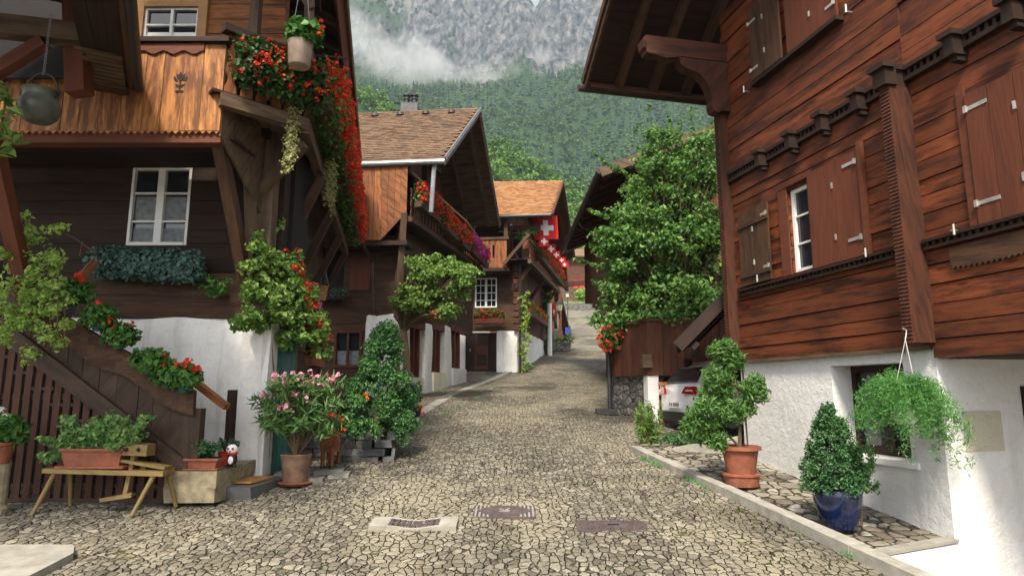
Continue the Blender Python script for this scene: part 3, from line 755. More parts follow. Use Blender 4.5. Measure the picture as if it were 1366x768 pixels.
# front timber wall with window
WA=(4.97-3.57,2.18,5.89-3.57,3.43)
b=MB(); AF.planks(b,(-.05,9),(1.04,3.6),(-.45,-.2),.24,[WA]); AP(b,'log_wall',M['dark_log'])
b=MB(); AF.planks(b,(.05,2.9),(1.05,1.72),(-.199,-.06),.34); AP(b,'log_wall',M['mid_log'])
b=MB(); AF.bx(b,(-.1,9),(1.0,5.6),(-1.2,-.5)); AP(b,'lining',M['dark'])
a0,z0,a1,z1=WA; f=.05; b=MB(); c=(a0+a1)/2
for A_,Z_ in (((a0,a0+f*.8),(z0,z1)),((a1-f*.8,a1),(z0,z1)),((a0+f,a1-f),(z0,z0+f)),((a0+f,a1-f),(z1-f,z1)),((c-.055,c+.055),(z0+f,z1-f))): AF.bx(b,A_,Z_,(-.3,-.19))
for k in (.3,.66): AF.bx(b,(a0+f,a1-f),(z0+(z1-z0)*k-.012,z0+(z1-z0)*k+.012),(-.28,-.2))
wf=AP(b,'window',M['paint']); b=MB(); AF.bx(b,(a0+.02,a1-.02),(z0+.02,z1-.02),(-.27,-.255)); AP(b,'pane',M['glass'],wf)
b=MB()                                          # lace curtain band seen in the lower panes
for (p,q_) in ((a0+.06,c-.06),(c+.06,a1-.06)): AF.bx(b,(p,q_),(z0+.42,z0+.78),(-.254,-.252)); AF.bx(b,(p,q_),(z0+.06,z0+.28),(-.254,-.252))
AP(b,'curtain',M['curtain'],wf)
# corner post, braces
b=MB(); b.beam(AF.p(.13,-.02,1.02),AF.p(.13,-.02,4.2),.24,.24); AP(b,'corner_post',M['grey_wood'])
g0=at(300,195,8.15); b=MB(); b.beam(AF.p(.32,-.03,1.3),(-3.98,8.2,3.4),.15,.17); AP(b,'brace',M['mid_log'])
b=MB(); b.beam(AF.p(.20,.12,1.35),(-3.86,8.9,3.5),.12,.12); AP(b,'brace',M['grey_wood'])
# gallery in front: honey boards with sawtooth hem, cap rail, carved valance
GF=Fr((-3.87,8.0,0),(-1,0),(0,-1))
b=MB(); GF.planks(b,(0,8),(3.39,4.62),(-.035,0),.27,vert=True,jit=.004); a=0
while a<8: b.prism([GF.p(a,-.03,3.39),GF.p(a+.045,-.03,3.345),GF.p(a+.09,-.03,3.39)],GF.n*.028); a+=.09
GB=AP(b,'gallery_boards',M['honey'])
b=MB(); poly=[]                                  # dark stencilled tulip, a thin cut-out nailed on
cx_,cz_=GF.pix(241,108)
def flat(pts): b.prism([GF.p(cx_+x*.0085,.006,cz_+y*.0085) for x,y in pts],GF.n*.004)
flat([(-1,-18),(1,-18),(1.2,0),(-1.2,0)]); flat([(-6,4),(-7,12),(-3.5,9),(0,15),(3.5,9),(7,12),(6,4),(2,0),(-2,0)])
for s in (-1,1):
    flat([(0,-9),(s*4,-6),(s*8,-6.5),(s*6,-9.5),(s*2,-11)]); flat([(s*7,4),(s*10,8),(s*11,4),(s*9,0),(s*4,-1)]); flat([(0,-18),(s*4,-16),(s*7,-17.5),(s*6,-20),(s*2,-19.8)])
AP(b,'stencil_ornament',M['dark_log'],GB)
b=MB(); GF.bx(b,(-.06,8),(4.63,4.70),(-.12,.07)); AP(b,'cap_rail',M['dark_log'])
b=MB(); poly=[GF.p(.28,.005,4.62)]+[GF.p(.28+1.1*i/22,.005,4.49+.028*math.cos(i*1.15)) for i in range(23)]+[GF.p(1.38,.005,4.62)]
b.prism(poly,GF.n*.025); AP(b,'valance',M['red_board'])
b=MB(); GF.bx(b,(.0,8),(3.24,3.40),(-.22,-.04)); AP(b,'beam',M['red_board'])
b=MB()
for i in range(7): GF.bx(b,(-.1,8),(3.36,3.40),(-1.35+.16*i,-1.35+.16*i+.153))
AP(b,'gallery_floor',M['dark_log'])
# right side of the gallery, back to the corner post
GS=Fr((-3.86,8.02,0),(.1,.995),(.995,-.1))
b=MB(); GS.planks(b,(0,1.3),(3.22,4.6),(-.035,0),.17,vert=True,bot=lambda u:3.33-.62*u); AP(b,'side_boards',M['grey_wood'])
# upper storey: tan framed window and dark wall
UF=Fr((-3.6,9.0,0),(-1,0),(0,-1)); UW=UF.pix(190,50)[0],UF.pix(190,50)[1],UF.pix(266,10)[0],UF.pix(266,10)[1]
UW=(min(UW[0],UW[2]),UW[1],max(UW[0],UW[2]),UW[3])
b=MB(); UF.planks(b,(-.1,9),(4.3,7.2),(-.2,-.03),.22,[UW]); AP(b,'log_wall',M['orange_wood'])
b=MB(); x0,x1=UW[0]-.14,UW[2]+.14; y0,y1=UW[1]-.13,UW[3]+.13
for A_,Z_ in (((x0,UW[0]),(y0,y1)),((UW[2],x1),(y0,y1)),((UW[0],UW[2]),(y0,UW[1])),((UW[0],UW[2]),(UW[3],y1))): UF.bx(b,A_,Z_,(-.03,.03))
UF.bx(b,(x0-.02,x1+.02),(y0-.05,y0-.002),(-.03,.07)); sf=AP(b,'window_surround',M['tan'])
a0,z0,a1,z1=UW; f=.035; b=MB(); c=(a0+a1)/2
for A_,Z_ in (((a0,a0+f),(z0,z1)),((a1-f,a1),(z0,z1)),((a0+f,a1-f),(z0,z0+f)),((a0+f,a1-f),(z1-f,z1)),((c-.02,c+.02),(z0+f,z1-f)),((a0+f,a1-f),((z0+z1)/2-.05,(z0+z1)/2-.02))): UF.bx(b,A_,Z_,(-.08,-.01))
wf=AP(b,'window',M['paint']); b=MB(); UF.bx(b,(a0+.01,a1-.01),(z0+.01,z1-.01),(-.075,-.06)); AP(b,'pane',M['glass'],wf)
b=MB(); UF.bx(b,(a0+.03,a1-.03),(z0+.02,z0+.11),(-.058,-.05)); AP(b,'curtain',M['paint'],wf)
# side walls along the street
b=MB(); AS.planks(b,(.25,8.0),(.8,3.75),(-.3,-.02),.24,[(3.1,1.2,4.0,2.2)]); AP(b,'log_wall',M['mid_log'])
b=MB(); AS.planks(b,(-.2,8.0),(3.75,6.4),(-.35,-.1),.24); AP(b,'log_wall',M['dark_log'])
b=MB(); AS.planks(b,(2.3,3.05),(.7,2.6),(-.02,.03),.16,vert=True); AP(b,'door_panel',M['red_board'])
b=MB(); AS.bx(b,(2.15,8.0),(-1.3,.8),(-.4,-.05)); AP(b,'base_wall',M['mid_log'])
b=MB(); AS.bx(b,(2.2,2.42),(-.3,2.2),(-.05,.13),1); AP(b,'post',M['bench_wood'])
b=MB(); AS.bx(b,(3.05,4.05),(1.15,1.22),(-.02,.05)); AS.bx(b,(3.05,3.13),(1.22,2.2),(-.02,.05)); AS.bx(b,(3.97,4.05),(1.22,2.2),(-.02,.05)); AS.bx(b,(3.13,3.97),(2.13,2.2),(-.02,.05)); AS.bx(b,(3.5,3.56),(1.22,2.13),(-.1,.0)); wf=AP(b,'window',M['red_board']); b=MB(); AS.bx(b,(3.1,4.0),(1.2,2.15),(-.12,-.1)); AP(b,'pane',M['glass'],wf)
for a in (1.0,3.2,5.4,7.4):                      # struts carrying the balcony
    b=MB(); b.beam(AS.p(a,0.0,2.3),AS.p(a,.55,3.55),.13,.15); AP(b,'brace',M['mid_log'])
# long balcony over the street
BN=V((-3.0,8.8,3.7)); BE=V((-4.62,17.4,3.7)); bd=(BE-BN).normalized(); bn=V((bd.y,-bd.x,0))
BF=Fr((BN.x,BN.y,0),bd,bn); BL=(BE-BN).length
b=MB(); BF.bx(b,(-.02,BL),(3.68,3.88),(-.09,.05)); AP(b,'balcony_beam',M['grey_wood'])
b=MB()
for i in range(5): BF.bx(b,(-.05,BL),(3.88,3.92),(-.7+.14*i,-.7+.14*i+.134))
AP(b,'balcony_floor',M['grey_wood'])
b=MB(); BF.bx(b,(-.1,BL),(4.78,4.86),(-.1,.06)); BF.bx(b,(-.1,BL),(4.05,4.12),(-.06,.0)); AP(b,'hand_rail',M['grey_wood'])
def baluster(fr,a,z0,z1,b0,w=.13):
    h=z1-z0; pr=[(0,.5),(.1,.5),(.2,.28),(.26,.28),(.36,.5),(.5,.42),(.62,.24),(.7,.5),(.78,.26),(.9,.5),(1,.5)]
    mb=MB(); mb.prism([fr.p(a-w*q,b0,z0+h*t) for t,q in pr]+[fr.p(a+w*q,b0,z0+h*t) for t,q in pr[::-1]],fr.n*.03); return mb
k=0; a=.1
while a<BL-.1: AP(baluster(BF,a,3.92,4.78,-.05),'baluster',M['orange_wood']); a+=.24
# splayed corner of the balcony
CN=V((-3.87,7.95,0)); CF=Fr(CN,(BN.x-CN.x,BN.y-CN.y)); CL=(V((BN.x,BN.y,0))-CN).length
b=MB(); CF.bx(b,(0,CL+.02),(3.72,3.9),(-.1,.05)); AP(b,'balcony_beam',M['grey_wood'])
b=MB(); CF.bx(b,(-.02,CL+.06),(4.78,4.88),(-.09,.07)); CF.bx(b,(0,CL),(4.67,4.72),(-.06,-.01)); AP(b,'hand_rail',M['dark_log'])
b=MB()
for i in range(9): CF.bx(b,(-.1,CL),(3.9,3.94),(-1.3+.145*i,-1.3+.145*i+.138))
AP(b,'balcony_floor',M['dark_log'])
a=.13
while a<CL-.05: AP(baluster(CF,a,3.94,4.78,-.05,.15),'baluster',M['orange_wood']); a+=.21
b=MB(); b.beam((-3.8,9.2,2.9),(BN.x-.05,BN.y+.1,3.56),.12,.14); AP(b,'brace',M['grey_wood'])
b=MB(); b.beam((-3.72,8.5,3.7),(-3.72,8.5,7),.13,.13); AP(b,'gallery_post',M['mid_log'])
b=MB(); b.beam((BN.x-.05,BN.y+.1,4.7),(BN.x-.15,BN.y+.2,7),.11,.11); b.beam((BN.x-.05,BN.y+.1,5.7),(-3.6,8.9,6.6),.09,.1); AP(b,'gallery_post',M['grey_wood'])
# eave over the street
E0=V((-2.62,8.2,6.55)); E1=V((-4.5,17.5,6.5)); eb=(E1-E0).normalized(); en=V((-eb.y,eb.x,0)); sl=(en*.9+Z*.43).normalized(); nu=eb.cross(sl); nu=nu if nu.z>0 else -nu
b=MB()
for i in range(20): b.bx(E0+sl*(.2*i),eb,sl,nu,(-1.5,9.6),(0,.193),(0,.03),0,0,.002)
AP(b,'roof_boarding',M['dark_log'])
b=MB(); b.bx(E0,eb,sl,nu,(-1.6,9.7),(-.1,4.2),(.14,.2)); AP(b,'roof',M['tile'])
b=MB(); b.bx(E0,eb,sl,nu,(-1.6,9.7),(-.05,-.0),(-.1,.14)); AP(b,'fascia',M['red_board'])
b=MB()
for i in range(12): b.bx(E0+eb*(-1.3+.9*i),eb,sl,nu,(0,.12),(.02,4),(-.14,-.002),1)
AP(b,'rafters',M['mid_log'])
for i in range(5):                                # carved purlin ends under the eave
    p=E0+eb*(1.6+1.7*i); b=MB(); b.beam(p+en*2.2+V((0,0,-.22)),p+en*.25+V((0,0,-.22)),.16,.2); AP(b,'purlin',M['dark_log'])
b=MB(); b.beam(AS.p(8.05,-.5,-1.0),AS.p(8.05,-.5,6.4),1.0,.1,up=AS.u); AP(b,'end_wall',M['dark_log'])
# iron brackets and stay wires beside the balcony
for a in (1.2,3.2,5.4):
    p=BF.p(a,.02,5.55); b=MB(); b.tube([BF.p(a,-.9,5.55),BF.p(a,.45,5.55)],.018,6); AP(b,'iron_bracket',M['iron'])
    for o_ in (.12,.28,.43):
        b=MB(); b.tube([BF.p(a,o_,5.55),BF.p(a+2.0,o_+.02,4.3)],.007,5); AP(b,'stay_wire',M['zinc'])
# downpipe at the far corner
b=MB(); q=[at(474,300,17.4),at(482,322,17.5),at(497,350,18.4),at(499,415,18.5),at(504,420,18.6)]; b.tube(q,.05,8); AP(b,'downpipe',M['copper'])
# ================================================================ STAIR (belongs to the house front, stands before it)
SF=Fr((-3.9,8.12,0),(-1,0),(0,-1))
TS=thing('wooden_staircase','dark plank-sided outside staircase climbing left above the bench','staircase',(-5,8.1,-1.37))
def sp(x,y,o=0): a,z=SF.pix(x,y,o); return a,z
def para(pts,b0,b1,mat,name,**k):
    mb=MB(); mb.prism([SF.p(*(lambda q:(q[0],b0,q[1]))(sp(x,y))) for x,y in pts],SF.n*(b1-b0)); return mb.build(name,mat,TS,**k)
para([(-60,398),(14,460),(249,637),(254,615),(52,460),(-40,388)],.0,.07,M['stair_wood'],'stringer')
# raked boarding between stringer and rail: vertical boards
la=lambda a,p,q:(p[1]+(q[1]-p[1])*(a-p[0])/(q[0]-p[0]))
t1,t2=sp(60,418),sp(258,540); l1,l2=sp(52,457),sp(254,612)
b=MB(); SF.planks(b,(t2[0]+.02,t1[0]+1.3),(l2[1],t1[1]+1),(-.03,.0),.24,vert=True,top=lambda a:la(a,t1,t2)-.02,bot=lambda a:la(a,l1,l2)-.12,jit=.004); b.build('side_boards',M['stair_wood'],TS)
# wavy top rail
up=[(60,378),(128,452),(263,519)]; 
n=26; top=[];bot=[]
for i in range(n+1):
    k=i/n; x=20+243*k; y=385+140*k
    a,z=sp(x,y-4); top.append((a,z)); a,z=sp(x-2,y+33+5*math.sin(k*16+.6)); bot.append((a,z))
b=MB()
for i in range(n):
    P=[]
    A0,A1,B0,B1=top[i],top[i+1],bot[i],bot[i+1]
    for k,(q_,o_) in enumerate(((A0,0),(A1,0),(B0,0),(B1,0),(A0,1),(A1,1),(B0,1),(B1,1))): P.append(SF.p(q_[0],.005+.07*o_,q_[1]))
    b.box8(P,0)
# continuous grain
b.build('rail_board',M['mid_log'],TS)
nx=sp(240,560)[0],sp(268,560)[0]
b=MB(); SF.bx(b,(nx[1],nx[0]-.05),(gz(8.1),la(nx[1],t1,t2)+.02),(-.12,.02),1); b.build('newel_post',M['stair_wood'],TS)
b=MB(); SF.bx(b,(nx[1]-.12,nx[1]-.02),(gz(8.2)+.05,la(nx[1],t1,t2)+.25),(-.75,-.65),1); b.build('newel_post',M['dark_log'],TS)
hb=[at(262,511,8.45),at(303,543,8.25)]; b=MB(); b.beam(hb[0]+(hb[0]-hb[1])*1.2,hb[1],.09,.075); b.build('hand_rail',M['orange_wood'],TS)
for i in range(10):                                 # treads
    a=nx[0]+.2+.27*i; z=gz(8.2)+.2+.2*i; b=MB(); SF.bx(b,(a-.16,a+.16),(z-.04,z),(-.95,-.05)); b.build('tread',M['stair_wood'],TS)
# slatted apron under the stringer
k=0; a=nx[0]+.02
while a<4.4:
    zt_=la(a,sp(14,460),sp(249,637))+.04; zb_=gz(8.1)+.02
    if zt_-zb_>.12:
        b=MB(); SF.bx(b,(a,a+.085),(zb_,min(zt_,1.1)),(-.07,-.045),1); b.build('slat',M['slat_red'],TS)
    a+=.128
b=MB(); SF.bx(b,(nx[0],4.4),(gz(8.1)+.0,gz(8.1)+.06),(-.1,-.02)); SF.bx(b,(1.4,4.4),(-.12,-.04),(-.12,-.075)); b.build('rail',M['stair_wood'],TS)
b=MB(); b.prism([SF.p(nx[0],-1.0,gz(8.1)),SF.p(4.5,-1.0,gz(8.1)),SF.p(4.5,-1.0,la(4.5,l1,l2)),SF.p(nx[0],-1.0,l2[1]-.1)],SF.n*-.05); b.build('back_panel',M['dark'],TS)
for x,y in ((60,474),(210,590)):
    a,z=sp(x,y); b=MB(); SF.bx(b,(a-.03,a+.03),(z-.03,z+.03),(.07,.11)); b.build('bolt',M['dark_log'],TS)
b=MB(); b.beam(at(104,374,8.6),at(127,349,8.75),.1,.1); b.build('hand_rail',M['orange_wood'],TS)
# ================================================================ PORCH ROOF top left
pa_=V((-5.07,8,3.98)); pbq=V((-4.02,6.04,3.98))
TP=thing('porch_roof','dark timber porch roof with beams jutting in at the top left','roof',(-6,7,1.5))
pd=(pbq-pa_).normalized(); pn=V((pd.y,-pd.x,0)); pn=pn if pn.x<0 else -pn
b=MB()
for i in range(3):
    b.bx(pa_,pd,pn,Z,(-.05-.4*0,4.5),(.05+.15*i,.05+.15*i+.145),(.0,.03),0,0,.003)
b.build('soffit',M['dark_log'],TP)
b=MB(); b.bx(pa_,pd,pn,Z,(-.05,4.5),(-.02,.52),(.2,.26)); b.build('covering',M['iron'],TP)
b=MB(); b.bx(pa_+Z*1.0,pd,pn,Z,(-.05,4.5),(.4,4.6),(.0,.06)); b.bx(pa_,pd,pn,Z,(-.05,4.5),(.46,.5),(.03,1.0)); b.build('ceiling',M['dark_log'],TP)
b=MB(); b.bx(pa_,pd,pn,Z,(-.08,4.5),(-.0,.045),(-.03,.24)); b.build('fascia',M['mid_log'],TP)
b=MB()
for i in range(9): b.bx(pa_,pd,pn,Z,(-.02+.11*i,.06+.11*i),(.08,.08+random.uniform(.3,.5)),(-.035,-.003),1,0,.004)
b.build('shingles',M['grey_wood'],TP)
b=MB(); b.bx(pa_,pn,pd,Z,(.05,.5),(-.06,-.01),(-.1,.2)); b.build('edge_board',M['mid_log'],TP)
b=MB(); b.tube([pa_+pd*-.05-pn*.07,pa_+pd*4.5-pn*.07],.055,10); b.build('gutter',M['iron'],TP)
p=[at(-30,32,7.0),at(112,48,7.15)]; b=MB(); b.beam(p[0],p[1],.2,.24); b.build('beam',M['grey_wood'],TP)
b=MB(); b.beam(at(100,-60,7.3),at(106,126,7.3),.24,.2,up=V((0,1,0))); b.build('post',M['red_board'],TP)
b=MB(); b.beam(at(-20,105,7.05),at(60,56,7.05),.12,.16); b.build('brace',M['red_board'],TP)
b=MB(); b.beam(at(-12,185,6.9),at(42,420,8.02),.17,.14,up=V((0,1,0))); b.build('post',M['red_board'],TP,label='slanting red-brown post')
b=MB(); q_=at(150,104,7.85); b.bx(V((q_.x-3.4,7.85,at(50,104,7.85).z)),X,Z,V((0,1,0)),(0,3.4),(0,2.2),(0,.05)); b.build('porch_shade_sheet',M['dark'],TP)  # near-black sheet added to stand for the unlit depth of the porch
# kettle
kc=at(53,140,6.5); TK=thing('hanging_kettle','old grey-green metal cauldron hanging on a chain under the porch roof','kettle',kc)
b=MB(); b.lathe(kc,[(.06,-.205),(.12,-.19),(.175,-.13),(.196,-.05),(.19,.0),(.165,.06),(.165,.125),(.182,.15),(.178,.155),(.155,.13),(.15,.0)],36); b.build('pot',M['kettle'],TK,smooth='auto')
b=MB(); pts=[kc+V((.185*math.cos(t_),0,.12+.24*math.sin(t_))) for t_ in [math.pi*i/18 for i in range(19)]]; b.tube(pts,.012,7); b.build('bail_handle',M['copper'],TK,smooth='auto')
for s_ in (-1,1):
    b=MB(); b.tube([kc+V((s_*.185+.035*math.cos(t_),0,.12+.04*math.sin(t_))) for t_ in [2*math.pi*i/10 for i in range(11)]],.013,6); b.build('lug',M['copper'],TK)
b=MB()
for i in range(20):
    p=kc+V((0,0,.36+.036*i)); b.tube([p+V(((.012 if i%2 else 0)*math.cos(t_),(0 if i%2 else .012)*math.cos(t_),.022*math.sin(t_))) for t_ in [2*math.pi*k_/8 for k_ in range(9)]],.0035,4)
b.build('chain',M['zinc'],TK)
# ================================================================ MIDDLE HOUSES (B and C), same build
def house_mid(nm,label,o,back,L,base_h,zup,eave,ridge,tile,tilecols,wd):
    """o: street corner (x,y); returns frames and root"""
    g=gz(o[1]); T=thing(nm,label,'house',(o[0],o[1],g))
    S=Fr((o[0],o[1],0),(.215,.9766),(.9766,-.215)); Fq=Fr((o[0],o[1],0),(-.995,.1),(-.1,-.995))
    return T,S,Fq,g
def tiles(fr0,u,w,n,L,W,tw,th,mb,skip=0):
    """rows of small flat tiles up a roof slope: fr0 eave corner, u along eave, w up slope, n normal"""
    rows=int(W/th); cols=int(L/tw)
    for r in range(rows):
        for c in range(cols):
            a=c*tw+(tw/2 if r%2 else 0); j=random.uniform(-.006,.006)
            P=[]
            for k in range(8):
                x=a+(tw*.96 if k&1 else 0); y=r*th+(th*1.5 if k&2 else 0)+j
                z=(.028 if not (k&2) else .0)+(.022 if k&4 else 0)+j*.5
                P.append(fr0+u*x+w*y+n*z)
            mb.box8(P)
def roof_pair(T,E,Rg,Bk,e,length,cols,mat,boards):
    """E front eave verge corner, Rg ridge verge end, Bk back eave verge corner; e: direction along the ridge away from the street"""
    e=e.normalized()
    for nm,lo in (('roof',E),('roof',Bk)):
        w=(Rg-lo); W=w.length; w=w/W; n=e.cross(w); n=n if n.z>0 else -n
        mb=MB(); mb.bx(lo,e,w,n,(.02,length),(0,W),(-.06,-.0)); 
        mb2=MB(); tiles(lo-w*.05,e,w,n,length,W+.05,.19,.17,mb2)
        r=mb2.build(nm,mat,T); mb.build('roof_boarding',boards,T)
        mb=MB(); mb.bx(lo,e,w,n,(-.06,.0),(-.05,W),(-.2,.03)); mb.bx(lo,e,w,n,(-.09,-.06),(-.05,W),(-.06,.07)); mb.build('bargeboard',boards,T)
        mb=MB()
        for k in range(int(length/.9)): mb.bx(lo+e*(.35+.9*k),e,w,n,(0,.12),(.05,W-.05),(-.2,-.062),1)
        mb.build('rafters',boards,T)
    mb=MB(); k=int(length/.32)
    for i in range(k): mb.tube([Rg+e*(.32*i)+Z*.0,Rg+e*(.32*i+.35)+Z*.008],[.09,.075],8)
    mb.build('ridge_tiles',mat,T)
    return e
# ---- B
TB,BS,BQ,gB=house_mid('gabled_timber_house','dark timber house with brown tiled gable roof and twin chimney pipes','x' and (-3.28,19.0),0,0,0,0,0,0,0,0,0)
def BP(mb,name,mat,par=None,**k): return mb.build(name,mat,par or TB,**k)
eE=at(590,213,18.2); eR=at(638,147,22.0); eB=at(665,300,25.8); er=V((-.995,.1,0))
roof_pair(TB,eE,eR,eB,er,6.2,None,M['tile'],M['grey_wood'])
b=MB(); w=(eR-eE).normalized(); b.tube([eE-w*.1+V((.1,0,-.02)),eE-w*.1+er*6.2+V((0,0,-.02))],.085,10); BP(b,'gutter',M['zinc'])
b=MB(); w_=(eR-eE); n_=er.cross(w_.normalized()); n_=n_ if n_.z>0 else -n_
b.bx(eE,er,w_.normalized(),n_,(-.12,-.095),(-.05,w_.length),(-.02,.11)); BP(b,'verge_flashing',M['zinc'])
# chimney
cp=at(546,150,22.3); TCm=None
b=MB(); b.box((cp.x,cp.y+.2,cp.z-.15),(.62,.55,1.0)); ch=BP(b,'chimney',M['slate'])
for dx in (-.14,.15):
    b=MB(); c0=(cp.x+dx,cp.y+.2,cp.z+.35); b.lathe(c0,[(.1,0),(.1,.22),(.13,.23),(.13,.27),(.1,.28),(.1,.36),(.15,.37),(.15,.42),(.05,.44)],14); BP(b,'flue_pipe',M['iron'],ch,smooth='auto')
for i in range(5):
    q=eR+er*(.9+.95*i)-w_.normalized()*.35+n_*.08; b=MB(); b.lathe(q,[(.14,-.05),(.13,.06),(.02,.1)],10,0,1,.7); BP(b,'roof_vent',M['copper'])
# front base and logs
for a,z in (((-.02,1.15),(gB-.3,2.25)),):
    BP(roughwall(BQ,a,z,(-.4,.0),10,10,.02,7,.03),'wall',M['old_white'],smooth='auto')
WB1=(1.25,gB+.95,2.1,gB+2.05)
b=MB(); BQ.planks(b,(.0,6.0),(2.22,4.7),(-.3,-.08),.27,[(1.9,3.0,3.55,4.35)]); BQ.planks(b,(1.15,6),(gB-.2,2.22),(-.3,-.05),.27,[WB1]); BP(b,'log_wall',M['mid_log'])
b=MB(); BQ.bx(b,(-.0,6),(gB,7),(-1.2,-.9)); BP(b,'lining',M['dark'])
a0,z0,a1,z1=WB1; b=MB()
for A_,Z_ in (((a0,a0+.07),(z0,z1)),((a1-.07,a1),(z0,z1)),((a0+.07,a1-.07),(z0,z0+.07)),((a0+.07,a1-.07),(z1-.07,z1)),(((a0+a1)/2-.03,(a0+a1)/2+.03),(z0+.07,z1-.07))): BQ.bx(b,A_,Z_,(-.15,-.02))
wf=BP(b,'window',M['red_board']); b=MB(); BQ.bx(b,(a0,a1),(z0,z1),(-.13,-.11)); BP(b,'pane',M['glass'],wf); b=MB(); BQ.bx(b,(a0+.08,a1-.08),(z0+.08,z0+.5),(-.108,-.1)); BP(b,'curtain',M['curtain'],wf)
b=MB(); BQ.bx(b,(1.9,3.55),(2.92,3.0),(-.1,.05)); BQ.bx(b,(2.45,2.52),(3.0,4.35),(-.2,-.12)); BQ.bx(b,(3.0,3.07),(3.0,4.35),(-.2,-.12)); wf=BP(b,'window',M['dark_log']); b=MB(); BQ.bx(b,(1.9,3.55),(3.0,4.35),(-.25,-.22)); BP(b,'pane',M['dark'],wf)
b=MB(); BQ.planks(b,(1.05,1.7),(3.0,4.0),(-.08,-.03),.2,vert=True); BP(b,'shutter',M['red_board'])
# upper boards (orange, vertical) with raked lower edge
BU=Fr(BQ.p(0,.7,0),BQ.u,BQ.n); x0=BU.pix(543,260)[0]; x1=BU.pix(478,260)[0]+1.5; zt_=BU.pix(510,228)[1]; zl=BU.pix(505,320)[1]; zr=BU.pix(541,283)[1]; xm=BU.pix(508,300)[0]
b=MB(); BU.planks(b,(x0,x1),(zl,zt_+.3),(-.04,0),.2,vert=True,bot=lambda a: zr+(zl-zr)*min(1,max(0,(a-x0)/(xm-x0)))); BP(b,'gallery_boards',M['orange_wood'])
b=MB(); BU.bx(b,(x0-.02,x1),(zl-.15,zl-.01),(-.8,-.05)); BP(b,'gallery_floor',M['dark_log'])
b=MB(); b.beam(BQ.p(.15,.03,2.3),BU.p(x0+.1,-.06,zr),.18,.18); BP(b,'brace',M['grey_wood'])
b=MB(); b.beam(BQ.p(.12,-.02,2.2),BQ.p(.12,-.02,5.0),.24,.24); BP(b,'corner_post',M['grey_wood'])
# street side: piers, openings with red louvres, upper wall
gl=lambda a: gz(19+.9766*a)
PI_=[(.0,.55),(1.9,2.6),(3.9,4.7)]
for i,(p,q_) in enumerate(PI_): BP(roughwall(BS,(p,q_),(gl(p)-.3,2.05+.06*p),(-.45,.08),6,10,.015,i*3,.02),'pier',M['old_white'],smooth='auto')
for i,(p,q_) in enumerate(((.55,1.9),(2.6,3.9),(4.7,6.4))):
    b=MB(); BS.bx(b,(p,q_),(gl(p)-.3,gl(p)+.62),(-.45,.12 if i else .02),jit=0); BP(b,'parapet',M['cream' if i<2 else 'old_white'])
    b=MB(); BS.planks(b,(p,q_),(gl(p)+.62,2.0+.06*p),(-.22,-.17),.3,vert=True,gap=.02)
    BS.bx(b,(p,q_),(1.9+.06*p,2.12+.06*p),(-.25,.03)); 
    for k in (.33,.67): BS.bx(b,(p+(q_-p)*k-.05,p+(q_-p)*k+.05),(gl(p)+.64,1.9+.06*p),(-.165,.0),1)
    BP(b,'louvre_panel',M['red_board'])
b=MB(); BS.planks(b,(.2,8),(2.25,4.9),(-.4,-.1),.25,[(1.0,2.6,2.3,4.0)]); BP(b,'log_wall',M['mid_log'])
b=MB(); BS.planks(b,(1.0,2.3),(2.6,4.0),(-.3,-.2),.25,vert=True); BS.bx(b,(1.0,1.08),(2.6,4.0),(-.2,-.06)); BS.bx(b,(1.6,1.68),(2.6,4.0),(-.2,-.06)); BP(b,'shutter',M['orange_wood'])
b=MB(); BS.planks(b,(.1,7.2),(4.9,6.6),(-.7,-.5),.25); 
zr_=eR.z-.25; ha=(eR.y-19)/.9766
BS.planks(b,(-.3,7.2),(6.6,zr_),(-.75,-.62),.24,vert=True,top=lambda a: max(6.7,zr_-.86*abs(a-ha)-.1)); BP(b,'gable_wall',M['shed_wood'])
b=MB(); b.beam(BS.p(ha,-.55,6.2),BS.p(ha,-.55,zr_),.2,.2); BP(b,'gable_post',M['dark_log'])
for k in (.9,-1.1): pass
b=MB(); b.beam(BS.p(ha-2.2,-.5,6.8),BS.p(ha+2.9,-.5,6.8),.26,.22); b.beam(BS.p(ha-1.2,-.45,8.2),BS.p(ha+1.2,-.45,8.2),.2,.2); BP(b,'tie_beam',M['grey_wood'])
for a,z in ((-.45,6.55),(ha,zr_-.3),(2*ha+.4,6.5)):
    b=MB(); b.beam(BS.p(a,-.8,z),BS.p(a,.35,z),.2,.22); BP(b,'purlin',M['mid_log'])
b=MB(); b.beam(BS.p(2*ha+.2,-.4,5.2),BS.p(2*ha+.2,.3,6.4),.14,.16); BP(b,'brace',M['mid_log'])
b=MB(); b.tube([eE+V((-.25,.1,-.1)),eE+V((-.32,.1,-1.6))],.07,8); BP(b,'downpipe',M['zinc'])
# balcony on the street side
bo=.38
b=MB(); BS.bx(b,(-.55,7.6),(4.95,5.1),(bo-.1,bo+.06)); BP(b,'balcony_beam',M['mid_log'])
b=MB(); BS.bx(b,(-.5,7.6),(5.1,5.15),(-.5,bo)); BP(b,'balcony_floor',M['dark_log'])
b=MB(); b.beam(at(533,216,18.5),at(562,243,20.2),.1,.09); b.beam(at(562,243,20.2),BS.p(5.2,bo,6.45),.1,.09); b.beam(BS.p(5.2,bo,6.45),BS.p(7.6,bo,6.1),.1,.09); BP(b,'hand_rail',M['bench_wood'])
a=-.4
while a<7.4: BP(baluster(BS,a,5.15,6.0,bo-.04,.15),'baluster',M['shed_wood']); a+=.3
